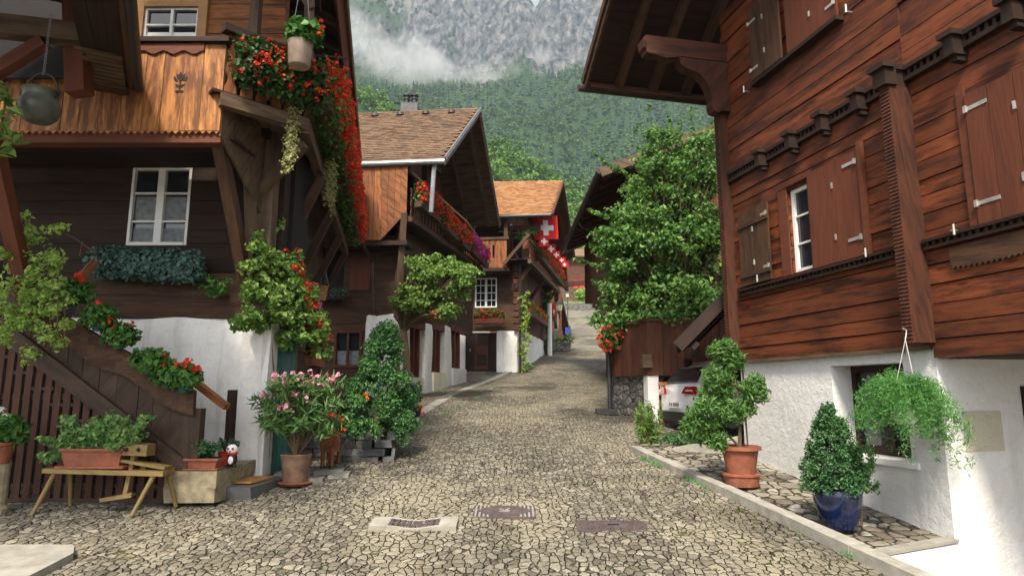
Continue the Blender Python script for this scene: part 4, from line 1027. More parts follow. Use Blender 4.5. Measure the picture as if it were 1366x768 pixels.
# ---- C
TC_,CS,CQ,gC=house_mid('flagged_timber_house','timber house with orange tiled roof and flags on its balcony','x' and (.24,29.0),0,0,0,0,0,0,0,0,0)
def CP(mb,name,mat,par=None,**k): return mb.build(name,mat,par or TC_,**k)
cE=at(735,286,27.5); cR=at(750,243,31.5); cB=at(766,345,35.5)
roof_pair(TC_,cE,cR,cB,V((-.995,.05,0)),5,None,M['tile_org'],M['shed_wood'])
w=(cR-cE).normalized(); b=MB(); b.tube([cE-w*.1,cE-w*.1+er*4],.08,8); CP(b,'gutter',M['iron'])
def cq(x,y,o=0): return CQ.pix(x,y,o)
d0,d1=cq(661,460)[0],cq(622,460)[0]; dz=cq(640,445)[1]
CP(roughwall(CQ,(0,d0-.05),(gC-.3,cq(670,440)[1]),(-.4,.03),8,10,.02,3,.04),'wall',M['old_white'],smooth='auto')
CP(roughwall(CQ,(d1+.05,d1+.6),(gC-.3,cq(610,441)[1]),(-.4,.03),5,10,.02,5,.03),'wall',M['old_white'],smooth='auto')
wz=cq(640,441)[1]; W=(cq(663,370)[0],cq(663,410)[1],cq(634,370)[0],cq(634,371)[1])
b=MB(); CQ.planks(b,(.0,4),(wz,5.9),(-.3,0),.3,[W]); CP(b,'log_wall',M['mid_log'])
b=MB(); CQ.planks(b,(d0-.05,d1+.05),(gC,dz+.05),(-.2,-.1),.22,vert=True); dr=CP(b,'door',M['dark_log'],label='brown plank door with small grille')
c=(d0+d1)/2; b=MB(); CQ.bx(b,(c-.32,c+.28),(gC+.1,dz-.05),(-.1,-.05)); CP(b,'door_leaf',M['shed_wood'],dr)
b=MB()
for i in range(6): CQ.bx(b,(c-.25+.09*i,c-.235+.09*i),(gC+1.15,gC+1.7),(-.05,-.03))
for i in range(6): CQ.bx(b,(c-.25,c+.21),(gC+1.15+.1*i,gC+1.165+.1*i),(-.048,-.03))
CP(b,'grille',M['iron'],dr)
b=MB(); CQ.bx(b,(c-.25,c+.2),(gC+.3,gC+.8),(-.05,-.02)); CP(b,'door_panel',M['dark_log'],dr)
b=MB(); CQ.bx(b,(d1-.2,d1-.16),(gC+.95,gC+1.05),(-.1,-.02)); CP(b,'door_handle',M['steel'],dr)
a0,z0,a1,z1=W; b=MB(); f=.06
for A_,Z_ in (((a0,a0+f),(z0,z1)),((a1-f,a1),(z0,z1)),((a0+f,a1-f),(z0,z0+f)),((a0+f,a1-f),(z1-f,z1)),(((a0+a1)/2-.05,(a0+a1)/2+.05),(z0+f,z1-f))): CQ.bx(b,A_,Z_,(-.1,.03))
for k in (.25,.5,.75): CQ.bx(b,(a0+f,a1-f),(z0+(z1-z0)*k-.015,z0+(z1-z0)*k+.015),(-.06,.0))
for k in (.25,.75): CQ.bx(b,(a0+(a1-a0)*k-.012,a0+(a1-a0)*k+.012),(z0+f,z1-f),(-.06,.0))
wf=CP(b,'window',M['paint']); b=MB(); CQ.bx(b,(a0,a1),(z0,z1),(-.08,-.065)); CP(b,'pane',M['glass'],wf)
# log corner of C, pipes
b=MB(); z=wz
while z<5.8: b.box(CQ.p(-.02,.06,z+.13),(.34,.3,.24),-.1); z+=.3
CP(b,'log_corner',M['shed_wood'])
b=MB(); b.tube([at(682,300,27.6),at(683,330,28.4),at(693,350,28.7),at(694,500,28.8)],.06,8); CP(b,'downpipe',M['copper'])
# upper balcony front with cut-out boards
CB=Fr(CQ.p(0,1.1,0),CQ.u,CQ.n); xa=CB.pix(676,330)[0]; xb=CB.pix(632,330)[0]; z0=CB.pix(650,357)[1]; z1=CB.pix(650,320)[1]
hs=[(CB.pix(x,0)[0]-.05,z0+.45,CB.pix(x,0)[0]+.05,z1-.25) for x in (647,660)]
b=MB(); CB.planks(b,(xa,xb+.5),(z0,z1),(-.05,0),.24,hs,vert=True); CP(b,'balcony_boards',M['orange_wood'])
b=MB(); CB.bx(b,(xa-.1,xb+.5),(z1,z1+.12),(-.1,.05)); CB.bx(b,(xa-.05,xa+.12),(z1,z1+1.0),(-.1,.05),1); CP(b,'hand_rail',M['mid_log'])
b=MB(); CB.bx(b,(xa-.1,xb+.5),(z0-.15,z0),(-1.2,.0)); CP(b,'balcony_floor',M['dark_log'])
b=MB(); CQ.planks(b,(-.2,4),(5.9,cE.z-.1),(-.3,-.1),.3); CP(b,'log_wall',M['dark_log'])
# street side of C
CP(roughwall(CS,(.1,7.5),(gC-.3,gC+1.95),(-.4,.02),20,10,.02,9,.03),'base_wall',M['old_white'],smooth='auto')
for p,q_ in ((0,.35),):
    pass
b=MB(); CS.planks(b,(.0,9),(gC+1.95,5.9),(-.3,-.05),.3,vert=True); CP(b,'board_wall',M['shed_wood'])
hc=(cR.y-29)/.9766
b=MB(); CS.planks(b,(-.8,8.2),(5.9,cR.z-.2),(-.5,-.3),.3,vert=True,top=lambda a:max(6,cR.z-.3-.78*abs(a-hc))); CP(b,'gable_wall',M['shed_wood'])
co=.75
b=MB(); CS.bx(b,(-.8,8.5),(5.62,5.8),(co-.1,co+.06)); CP(b,'balcony_beam',M['grey_wood'])
b=MB(); CS.bx(b,(-.8,8.5),(5.8,5.86),(-.3,co)); CP(b,'balcony_floor',M['dark_log'])
b=MB(); CS.bx(b,(-.8,8.5),(6.65,6.75),(co-.08,co+.04)); CP(b,'hand_rail',M['bench_wood'])
a=-.6
while a<8.3: CP(baluster(CS,a,5.86,6.65,co-.04,.2),'baluster',M['orange_wood']); a+=.42
for a,z in ((-.6,7.3),(hc,cR.z-.5),(2*hc+.5,7.2)):
    b=MB(); b.beam(CS.p(a,-.5,z),CS.p(a,1.2,z),.2,.22); CP(b,'purlin',M['shed_wood'])
for a in (-.2,3.5,7.5):
    b=MB(); b.beam(CS.p(a,-.05,4.6),CS.p(a,co-.1,5.6),.14,.16); CP(b,'brace',M['shed_wood'])
b=MB(); b.beam(at(672,352,27.8),at(706,312,27.8),.12,.14); CP(b,'brace',M['mid_log'])
# ---- D: dark house further up on the left, beyond C
dO=(3.0,40.0); TD=thing('dark_timber_house','dark timber house with outside stair farther up the lane','house',(3.0,42,gz(42)))
DS=Fr((2.6,41,0),(.1,.995),(.995,-.1))
b=MB(); DS.planks(b,(0,12),(gz(41)+2.2,gz(41)+5.5),(-.3,0),.3); DS.planks(b,(0,12),(gz(41)-.3,gz(41)+2.2),(-.8,-.6),.3); b.build('wall',M['shed_wood'],TD)
dq=Fr((2.6,41,0),(-1,0),(0,-1)); b=MB(); dq.planks(b,(0,4),(gz(41)-.3,gz(41)+5.5),(-.3,0),.3); b.build('wall',M['shed_wood'],TD)
b=MB(); b.beam(DS.p(-.5,.8,gz(41)+5.5),DS.p(12,.8,gz(41)+5.5),.3,.25); b.bx(DS.p(-.6,.9,gz(41)+5.3),DS.u,(-DS.n*.8+Z*.6).normalized(),(DS.n*.6+Z*.8).normalized(),(0,12.6),(0,4),(.0,.12)); b.build('roof',M['shed_wood'],TD)
for x,y0,y1 in ((737,385,462),(747,390,458)):
    b=MB(); p=at(x,y0,40.3); q_=at(x,y1,40.3); q_.z=gz(40.3)-.1; b.beam(p,q_,.2,.2); b.build('post',M['shed_wood'],TD)
b=MB(); b.beam(at(741,384,40.2),at(757,447,43),.5,.2); b.build('stair_side',M['mid_log'],TD)
# ---- E: far farmhouse with pale fence and stone bank
TE=thing('far_farmhouse','distant house with red shutters at the top of the lane','house',(9,104,13))
b=MB(); p0=at(715,385,104); p1=at(800,340,104); b.box(((p0.x+p1.x)/2,106,(p0.z+p1.z)/2),(p1.x-p0.x,4,p1.z-p0.z)); b.build('wall',M['shed_wood'],TE)
b=MB(); b.bx(V((p0.x-1,103,p1.z-.6)),X,(V((0,.9,.43))),V((0,-.43,.9)),(0,p1.x-p0.x+2),(0,5),(0,.25)); b.build('roof',M['tile'],TE)
for x in (752,768,776):
    q_=at(x,379,103.9); b=MB(); b.box((q_.x,103.95,q_.z),(.7,.1,1.3)); b.build('shutter',M['redplastic'],TE)
b=MB(); fp=at(752,401,96); fq=at(784,401,96); k=0; x=fp.x-3
while x<fq.x+2: b.box((x,96,fp.z+.95),(.2,.04,2.1),g=2); x+=.235
b.box(((fp.x+fq.x)/2,96.06,fp.z+.5),(fq.x-fp.x+5,.05,.12)); b.box(((fp.x+fq.x)/2,96.06,fp.z+1.6),(fq.x-fp.x+5,.05,.12))
b.build('plank_fence',M['grey_wood'],label='pale plank fence at the very end of the lane',category='fence')
b=MB(); s0_=at(745,417,90); s1_=at(812,417,90); b.box(((s0_.x+s1_.x)/2,92,s0_.z+.2),(s1_.x-s0_.x+3,3,2.4)); b.build('stone_bank_wall',M['stone'],label='low stone wall crossing the top of the lane',category='wall')
b=MB(); P=RG.uniform([s0_.x-1,90.6,s0_.z+1.4],[s1_.x+1,93.4,s0_.z+1.75],(1800,3)); b.leaves(P,.25,.2,up=0,T=[0,0,1],tw=.8); st(b.build('grass',M['lime'])).__setitem__('kind','stuff')
# ---- S: dark gabled house on the right behind the maple
TSn=thing('dark_gabled_house','dark gabled house with copper gutter half hidden behind the maple','house',(3.2,18.5,-.3))
sE=at(801,234,18.5); sF=at(752,338,29.5); sd=(sF-sE).normalized(); sd.z=0; sd.normalize(); sn=V((-sd.y,sd.x,0)); so=V((sd.y,-sd.x,0))   # so: away from street (right)
sF.z=sE.z
rk=at(848,213,18.3)-sE; ang=rk.z/max(.1,rk.x); wv=(so+Z*ang).normalized(); nv=sd.cross(wv); nv=nv if nv.z>0 else -nv
b=MB(); 
for i in range(22): b.bx(sE+wv*(.2*i),sd,wv,nv,(-.3,11.3),(0,.194),(0,.035),0,0,.003)
b.build('roof_boarding',M['dark_log'],TSn)
b=MB(); b.bx(sE,sd,wv,nv,(-.35,11.4),(-.08,4.6),(.06,.13)); b.build('roof',M['iron'],TSn)
b=MB(); b.bx(sE,sd,wv,nv,(-.42,-.352),(-.08,4.6),(-.16,.1)); b.build('bargeboard',M['grey_wood'],TSn)
b=MB(); pts=[sE+sd*(11.6*i/10-.4)-so*.1 for i in range(11)]; b.tube(pts,.085,10); 
b.build('gutter',M['copper'],TSn)
b=MB(); q=sE+sd*5.0-so*.05; b.tube([q+Z*-.05,q+Z*-.3+so*.1,q+so*.7-Z*.55,q+so*.95-Z*.6],.05,8); b.build('downpipe',M['copper'],TSn)
b=MB()
for i in range(12): b.bx(sE+sd*(.9*i),sd,wv,nv,(0,.12),(.05,4),(-.13,-.002),1)
b.build('rafters',M['shed_wood'],TSn)
SS=Fr((sE.x+1.0,18.7,0),(sd.x,sd.y),(-so.x,-so.y)); gS=gz(18.7)
b=MB(); SS.planks(b,(0,11),(4.0,6.7),(-.3,0),.3,vert=True); SS.planks(b,(0,11),(gS-.3,4.0),(-1.5,-1.2),.3,vert=True); b.build('wall',M['shed_wood'],TSn)
sq=Fr((sE.x+1.0,18.7,0),(so.x,so.y),(-sd.x,-sd.y)); b=MB(); sq.planks(b,(.0,4),(gS-.3,8),(-.3,0),.3,vert=True,top=lambda a:5.9+ang*(a+1.0)); b.build('end_wall',M['shed_wood'],TSn)
SB=Fr((sE.x+.62,19.0,0),(sd.x,sd.y),(-so.x,-so.y)); b=MB(); SB.planks(b,(0,6),(2.3,4.9),(-.35,0),.4,vert=True,bot=lambda a:2.2+.17*a); b.build('stair_box',M['shed_wood'],TSn)
for i in range(7):
    b=MB(); SB.bx(b,(.6*i,.6*i+.5),(1.75+.17*i*.6,1.8+.17*i*.6),(-.6,0)); b.build('tread',M['shed_wood'],TSn)
b=MB(); b.beam(SB.p(.05,.05,gS),SB.p(.05,.05,4.9),.12,.12); b.build('post',M['shed_wood'],TSn)
# ---- board shed with stone plinth
SH=Fr((3.06,14.5,0),(-.345,.94),(-.94,-.345)); SHf=Fr((3.06,14.5,0),(1,.1),(.1,-1)); gH=gz(14.5)
TSh=thing('board_shed','red-brown board lean-to standing on a rough stone plinth under the maple','shed',(3.06,14.5,gH))
b=MB(); SH.planks(b,(0,1.95),(.33,1.55),(-.06,0),.17,vert=True); b.build('wall',M['shed_wood'],TSh,label='weathered side boarding')
b=MB(); SHf.planks(b,(.02,2.6),(.33,1.6),(-.06,0),.17,vert=True); b.build('wall',M['shed_wood'],TSh,label='redder front boarding')
b=MB(); SH.bx(b,(.12,2.0),(gH-.3,.325),(-.5,-.1)); b.build('plinth',M['stone'],TSh)
b=MB(); SHf.bx(b,(.0,.25),(gH-.3,.325),(-.3,-.02),jit=.01); b.build('pier',M['old_white'],TSh)
b=MB(); SHf.bx(b,(-.12,.1),(.5,.8),(-.1,.06)); b.build('bracket',M['grey_wood'],TSh)
b=MB(); SHf.bx(b,(.0,2.6),(1.56,1.62),(-.5,.04)); SH.bx(b,(.0,1.95),(1.55,1.61),(-.5,.04)); b.build('capping',M['shed_wood'],TSh)
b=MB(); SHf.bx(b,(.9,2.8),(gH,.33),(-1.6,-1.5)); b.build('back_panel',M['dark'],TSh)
for i in range(2):
    for j in range(9):
        c=SHf.p(.30+.11*i+(.055 if j%2 else 0),-.2,gH+.06+.1*j); r=random.uniform(.045,.06)
        b=MB(); b.tube([c,c+SHf.n*random.uniform(.19,.24)],[r,r],7)
        b.build('firewood_log',M['log_end'],None,label='split firewood log in the orange stack beside the white pier',category='firewood',group='firewood stacked under the board shed')
b=MB(); p=V((2.42,16.0,0)); b.tube([(p.x,p.y,gz(16)-.05),(p.x,p.y,1.75)],.055,10); o=b.build('drain_pole',M['iron'],None,label='dark iron drainpipe standing at the end of the board shed',category='pipe')
b=MB(); b.box((p.x-.1,p.y,gz(16)+.06),(.5,.3,.14)); b.build('foot',M['iron'],o)
from mathutils import noise as mn0
# ================================================================ PLANTS
def rnd_ell(c,r,n,shell=.35):
    d=RG.normal(size=(n,3)); d/=np.linalg.norm(d,axis=1)[:,None]
    rad=(shell+(1-shell)*RG.random(n))[:,None]
    return np.array(c)+d*rad*np.array(r), d
def clumps(mb,c,r,k,per,cr,size,**kw):
    """k leafy clumps spread in an ellipsoid"""
    C,_=rnd_ell(c,r,k,.3)
    for q in C:
        P,d=rnd_ell(q,(cr,cr,cr*.8),per,.2); mb.leaves(P,size,out=d,**kw)
def pot_plant(name,label,cat,loc,group=None): return thing(name,label,cat,loc,group)
def soilcap(c,r,par,name='soil'):
    b=MB(); b.lathe(c,[(.01,.012),(r,.0),(r,-.02)],20); b.build(name,M['soil'],par)
def along(p,q,n,r,power=1): 
    t=RG.random(n)[:,None]; p=np.array(p); q=np.array(q)
    d=RG.normal(size=(n,3)); d/=np.linalg.norm(d,axis=1)[:,None]; k=RG.random(n)[:,None]**.5
    return p+(q-p)*t+d*k*np.array(r), d
# --- geranium rows -----------------------------------------------------------
def ger_row(name,label,p,q,r,nleaf,nfl,leafm,flm,size=.06,fr=.045,out=None,box=None,vines=None,droop=.3,flows=None):
    c=(V(p)+V(q))/2; T=thing(name,label,'flower box',c)
    if box:
        b=MB(); b.beam(V(p)+Z*box[2],V(q)+Z*box[2],box[0],box[1]); b.build('trough',box[3],T)
    b=MB(); P,d=along(p,q,nleaf,r); b.leaves(P,size,aspect=.95,up=.3,out=d,fold=.12); b.build('foliage',leafm,T)
    C,d=along(p,q,nfl*3,np.array(r)*1.06)
    if out is not None:
        k=(d*np.array(out)).sum(1)>.15; C=C[k]
    C=C[:nfl]
    blooms(T,C,fr,flm)
    return T
bo_=np.array(BF.n); 
# A: long balcony planter
p=BF.p(.1,.24,4.5); q=BF.p(BL-.2,.22,4.4)
T=ger_row('balcony_planter','very long balcony planter overflowing with red geraniums on the old timber house',p,q,(.36,.1,.58),13000,2100,M['ger'],M['red'],.06,.05,(.85,-.1,.45),(.2,.18,-.3,M['mid_log']))
P,d=along(BF.p(1.2,.46,4.55),BF.p(BL-.1,.42,4.4),1200,(.15,.1,.45)); blooms(T,P,.055,M['red'],9,.42)
def vine(T,top,n,L,mat,sp=.12):
    b=MB()
    for i in range(n):
        x=top+V((random.uniform(-sp,sp),random.uniform(-sp,sp),0)); l=L*random.uniform(.6,1)
        P=np.array([x+V((.03*math.sin(k*.9+i),.02*math.cos(k*.7),-l*k/40)) for k in range(40)]); P=np.repeat(P,3,0)+RG.normal(size=(120,3))*.018
        b.leaves(P,.04,aspect=.8,up=.1)
    b.build('trailing_vine',mat,T)
vine(T,at(441,215,10.6),6,1.0,M['variegated'],.09)
p=CF.p(.2,.16,4.4); q=CF.p(CL+.1,.2,4.35)
T=ger_row('balcony_planter','splayed corner planter of red geraniums with pale trailing vines on the left balcony',p,q,(.22,.2,.42),4200,98,M['ger_dark'],M['red'],.066,.054,(.2,-.8,.3),(.16,.14,-.1,M['dark_log']))
vine(T,at(390,140,8.6),6,1.25,M['variegated'],.07)
# hanging pot on the left balcony
hp=at(400,72,8.1); T=thing('hanging_pot','grey pewter pot of geraniums hanging at the corner of the left balcony','hanging pot',hp)
b=MB(); b.lathe(hp,[(.13,-.19),(.145,-.17),(.165,.12),(.175,.15),(.165,.155),(.15,.12)],28); b.build('pot',M['pewter'],T,smooth='auto')
b=MB(); P,d=rnd_ell(hp+V((.05,0,.3)),(.28,.26,.2),420,.5); b.leaves(P,.1,aspect=1,up=.4,out=d,fold=.08); b.build('foliage',M['ger'],T)
blooms(T,[hp+V((.3,-.1,.42)),hp+V((.31,-.05,.36)),hp+V((.29,-.12,.22))],.05,M['red'],10,.4)
b=MB()
for s_ in (-.15,.15): b.tube([hp+V((s_,0,.1)),hp+V((0,.0,1.4))],.005,4)
b.build('hanger',M['zinc'],T)
# succulent window box on A
p=AF.p(1.05,.12,1.78); q=AF.p(2.55,.12,1.86)
T=thing('window_box','blue-green succulent cushion spilling from the box under the pale window','window box',(p+q)/2)
b=MB(); b.beam(p-Z*.02,q-Z*.02,.22,.16); b.build('trough',M['mid_log'],T)
b=MB(); P,d=along(p+Z*.0,q,6500,(.16,.22,.27)); b.leaves(P,.065,aspect=.8,up=.3,out=d,outw=1.2,fold=.05); b.build('foliage',M['succ'],T)
T2=thing('trailing_plant','small green trailing shoots hanging beside the brace and succulent box','plant',AF.p(.75,.15,1.5)); b=MB(); clumps(b,AF.p(.72,.15,1.55),(.22,.08,.2),9,16,.1,.085,up=.3,aspect=.85); b.build('foliage',M['ger'],T2)
# stair geraniums in pots along the rail
for i,(x,y,fl) in enumerate(((100,388,5),(132,420,1),(160,445,3),(200,478,0),(226,496,4),(246,502,9))):
    c=at(x,y,8.0-.05*(i%2)); lab=['dark leafy geranium pot high on the stair rail beside the vine','small pot of ruffled leaves second from the top of the stair rail','geranium pot with a red bloom halfway down the stair rail','flowerless geranium pot low on the stair rail','geranium pot just above the lowest one on the stair rail','full red-flowering geranium pot lowest on the stair rail'][i]
    T=thing('geranium_pot',lab,'potted plant',c-Z*.12,'geranium pots on the stair rail')
    b=MB(); b.lathe(c-Z*.14,[(.055,-.06),(.075,.05),(.08,.07),(.07,.07),(.065,.03)],16); b.build('pot',M['green_paint'],T)
    b=MB(); P,d=rnd_ell(c-Z*.02,(.24,.18,.17),480,.35); b.leaves(P,.075,aspect=1,up=.35,out=d,fold=.15); b.build('foliage',M['ger'],T)
    if fl:
        C,d=rnd_ell(c+V((.05,-.06,.12)),(.17,.1,.1),fl,.6); b=MB(); b.heads(C,.055,12,.4); b.build('flowers',M['red'],T)
# yellow-green climber at left
T=thing('yellow_green_climber','pale yellow-green climber tumbling over the top of the staircase','climbing plant',at(30,480,7.7))
b=MB()
for (x,y,rx,rz,n) in ((35,300,.2,.2,7),(50,345,.3,.25,12),(25,390,.35,.25,16),(70,400,.25,.2,10),(15,430,.3,.2,9),(60,440,.2,.2,6),(42,470,.08,.2,4),(80,310,.2,.06,4),(20,340,.25,.3,12),(60,380,.25,.2,10),(10,450,.2,.15,6),(85,425,.12,.12,4),(40,320,.3,.15,8),(30,415,.4,.2,10),(55,395,.3,.2,8),(95,345,.08,.06,2),(78,455,.06,.2,3)):
    clumps(b,at(x,y,7.65),(rx,.2,rz),int(n*.95),24,.1,.06,up=.25,aspect=.7)
b.build('foliage',M['lime'],T)
b=MB()
for i in range(7): 
    p=at(20+9*i,330+12*i,7.75); b.tube([p,p+V((.15,-.05,.1)),p+V((.2,-.1,-.15)),p+V((.22,-.08,-.5))],.006,5)
b.tube([at(65,300,7.7),at(100,318,7.7),at(128,338,7.7)],.007,5); b.tube([at(110,322,7.7),at(106,342,7.7)],.005,4); b.build('stem',M['bark'],T)
T=thing('leafy_branch','bright green large-leaved branch reaching in at the left edge under the porch','branch',at(5,150,6.2))
b=MB()
for x,y,n in ((3,120,16),(8,135,20),(12,152,16),(5,175,20),(18,185,12),(4,200,12)): P,d=rnd_ell(at(x,y,6.2),(.12,.12,.08),n,.3); b.leaves(P,.14,aspect=.42,up=.4)
b.build('foliage',M['young'],T); b=MB(); b.tube([at(-20,200,6.2),at(4,160,6.2),at(10,110,6.2)],.01,5); b.build('stem',M['bark'],T)
# big leafy climber by the door with red flowers
T=thing('broad_leaved_climber','broad-leaved climber spreading over the green door on the stone base','climbing plant',AS.p(.4,.2,.9))
b=MB()
for (x,y,rx,rz,n) in ((350,338,.2,.16,14),(342,362,.2,.2,16),(372,360,.25,.2,22),(352,392,.3,.22,26),(385,385,.28,.22,26),(335,425,.13,.22,12),(360,425,.3,.16,22),(395,420,.3,.22,26),(415,448,.22,.18,20),(385,452,.3,.12,16),(405,395,.2,.2,14),(430,432,.12,.16,8),(325,438,.05,.14,5),(318,432,.05,.1,3),(345,318,.1,.07,4),(392,345,.12,.12,6),(428,468,.12,.1,6),(365,300,.06,.1,2),(335,385,.1,.2,6)):
    clumps(b,at(x,y,9.05+.012*(x-345)),(rx*1.1,.28,rz*1.1),n,20,.12,.082,up=.3,aspect=.85,droop=.25)
b.build('foliage',M['young'],T); b=MB(); b.tube([AS.p(.28,.06,-1.2),AS.p(.25,.08,.2),at(358,410,9.3),at(385,370,9.4)],.014,6); b.build('stem',M['bark'],T)
T=ger_row('window_box','red and white geraniums cascading from a box beside the climber on the side wall',AS.p(1.3,.35,1.75),AS.p(2.9,.35,1.1),(.16,.3,.3),900,85,M['ger'],M['red'],.065,.045,(.8,-.3,.3),(.2,.18,-.25,M['mid_log']))
C,d=along(AS.p(1.3,.5,1.8),AS.p(1.9,.5,1.45),34,(.1,.1,.12)); blooms(T,C,.035,M['pink'],7,.4)
T=ger_row('climbing_geranium','ribbon of red geraniums spilling down the right edge of the broad-leaved climber',at(388,348,9.5),at(432,462,10.2),(.16,.3,.22),700,95,M['ger'],M['red'],.065,.05,(.2,-.8,.3)); T['category']='climbing plant'
T=ger_row('window_box','low window box of red geraniums with trailing white bells before the small window',AS.p(2.6,.35,.75),AS.p(4.1,.35,.75),(.16,.2,.2),800,70,M['ger'],M['red'],.06,.04,(.4,-.8,.3),(.22,.2,-.2,M['terra']))
vine(T,AS.p(3.0,.4,1.5),6,.6,M['variegated'],.12)
# succulent box and basket on B front
p=BQ.p(1.75,.15,2.8); q=BQ.p(3.3,.15,2.8)
T=thing('window_box','blue-green hanging succulents on the shaded box of the brown tiled house','window box',(p+q)/2); b=MB(); b.beam(p,q,.25,.22); b.build('trough',M['dark_log'],T)
b=MB(); P,d=along(p+Z*.05,q+Z*.05,1300,(.12,.2,.22)); b.leaves(P,.07,aspect=.5,up=.1,out=d,droop=.6); b.build('foliage',M['succ'],T)
bk=at(428,391,16.5); T=thing('hanging_basket','small tan woven basket hanging in the passage between two houses','basket',bk); b=MB(); b.lathe(bk,[(.13,-.2),(.18,.16),(.2,.18),(.18,.19),(.16,.12)],14); b.build('basket',M['tan'],T); b=MB(); b.tube([bk+V((-.2,0,.18)),bk+V((0,0,.9)),bk+V((.2,0,.18))],.008,4); b.build('hanger',M['zinc'],T)
# B balcony planters: three red, one magenta
def bpl(a0,a1,lab,fm,col2=None,n=110,z0=6.0,z1=5.9):
    T=ger_row('balcony_planter',lab,BS.p(a0,bo+.22,z0-.1),BS.p(a1,bo+.22,z1-.1),(.22,.15,.45),900,n,M['ger'],fm,.085,.075,(.8,-.3,.3),(.2,.2,-.35,M['mid_log'])); T['group']='balcony planters of the brown tiled house'; return T
bpl(-.5,1.3,'nearest red geranium planter on the balcony of the brown tiled house',M['red'],n=160,z0=5.95)
bpl(1.9,3.4,'second red geranium planter along the balcony of the brown tiled house',M['red'],n=140,z0=5.85,z1=5.75)
bpl(3.8,4.8,'orange-red geranium planter next to the magenta one',M['orange_fl'] if 0 else M['red'],n=110,z0=5.75,z1=5.7)
bpl(5.1,7.6,'magenta petunia planter at the far end of the balcony',M['magenta'],n=240,z0=5.75,z1=5.6)
# C flowers
T=ger_row('window_box','small red geranium box under the white sash window above the plank door',CQ.p(.6,.15,wz+.75)if 0 else at(634,421,28.6),at(672,420,28.5),(.15,.2,.3),700,50,M['ger'],M['red'],.12,.08,(0,-.9,.3),(.3,.22,-.25,M['terra']))
T=ger_row('balcony_planter','red geraniums along the balcony under the row of flags',CS.p(.6,co+.2,6.6),CS.p(8,co+.2,6.5),(.25,.2,.4),1400,260,M['ger'],M['red'],.12,.1,(.8,-.3,.3),(.25,.25,-.4,M['mid_log']))
T=thing('potted_plant','green potted plant on the corner of the flagged balcony','potted plant',CS.p(-.6,co-.2,6.9)); b=MB(); b.lathe(CS.p(-.6,co-.2,6.3),[(.15,0),(.22,.4)],12); b.build('pot',M['terra'],T); b=MB(); clumps(b,CS.p(-.6,co-.2,7.0),(.5,.4,.3),14,26,.2,.16); b.build('foliage',M['ger'],T)
T=ger_row('window_box','long box of orange blooms on the side wall of the flagged house',CS.p(.5,.4,3.9),CS.p(5.5,.4,3.8),(.2,.2,.28),800,46,M['young'],M['orange_fl'],.14,.13,(.7,-.3,.5),(.3,.3,-.3,M['red_board']))
T=thing('climbing_plant','tall thin climber against the white base near the corner downpipe','climbing plant',at(698,490,28.9)); b=MB()
for i in range(16): clumps(b,at(699+4*math.sin(i*1.3),492-6.6*i,28.8),(.28,.2,.2),4,12,.15,.14)
b.build('foliage',M['lime'],T); b=MB(); b.tube([at(698,496,28.9),at(700,440,28.9),at(704,395,28.9)],.025,5); b.build('stem',M['bark'],T)
T=thing('climbing_plant','dark green creeper hanging down from the flagged balcony end','climbing plant',at(728,440,36)); b=MB()
for i in range(22): clumps(b,at(730+3*math.sin(i),385+4.5*i,36),(.3,.2,.3),3,12,.2,.2)
b.build('foliage',M['ger'],T)
T=thing('roadside_planter','low leafy planter box on the left of the lane by the post','planter',at(735,462,38)); b=MB(); c=at(735,466,38); b.box((c.x,c.y,gz(38)+.2),(2.2,.8,.5)); b.build('trough',M['stone'],T); b=MB(); clumps(b,(c.x+.2,c.y,gz(38)+.6),(1.2,.4,.3),22,20,.25,.2); b.build('foliage',M['young'],T)
# --- tree in front of B -------------------------------------------------------
def limb(p,q,r0,r1,bend=.15,n=6):
    p=V(p); q=V(q); o=V((random.uniform(-1,1),random.uniform(-1,1),random.uniform(-.3,.6)))*bend*(q-p).length
    return [p.lerp(q,i/n)+o*math.sin(math.pi*i/n) for i in range(n+1)],[r0+(r1-r0)*i/n for i in range(n+1)]
def tree(name,label,base,fork,tr,crown,k,per,lm,size,cr,sub=1,up=.35,asp=.7,extra=()):
    T=thing(name,label,'tree',base); b=MB()
    f=V(fork); b.tube(*limb(V(base)-Z*.1,f,tr,tr*.75,.07),9)
    C=[]
    for c,r,kk in crown:
        Q,_=rnd_ell(c,r,kk,.45); C+= [V(x) for x in Q]
    for i,c in enumerate(C):
        if i%2==0: 
            mid=f.lerp(c,.4)+V((random.uniform(-.2,.2),random.uniform(-.2,.2),random.uniform(.0,.25)))
            pts=[f-Z*.05,f.lerp(mid,.5)+Z*.05,mid,mid.lerp(c,.5),c]; b.tube(pts,[tr*.4,tr*.3,tr*.22,tr*.12,.006],6)
    b.build('trunk',M['bark'],T)
    b=MB()
    for c in C:
        P,d=rnd_ell(c,(cr,cr,cr*.65),per,.15); b.leaves(P,size,aspect=asp,up=up,out=d,outw=.4,droop=.1)
    for e in extra:
        P,d=along(e[0],e[1],e[2],(.07,.07,.05)); b.leaves(P,size*.85,aspect=asp,up=.3,out=d)
    b.build('crown',lm,T); return T
tb=gat(545,18.7); 
tree('street_tree','small round-crowned tree leaning by the white pillars of the brown tiled house',tb,at(538,440,18.6),.13,[(at(548,400,18.4),(.65,.8,.5),34),(at(590,375,18.4),(.95,.9,.75),60),(at(615,365,18.5),(.55,.6,.4),22),(at(560,355,18.4),(.5,.5,.35),16),(at(595,415,18.4),(.6,.6,.2),14)],0,50,M['young'],.12,.26)
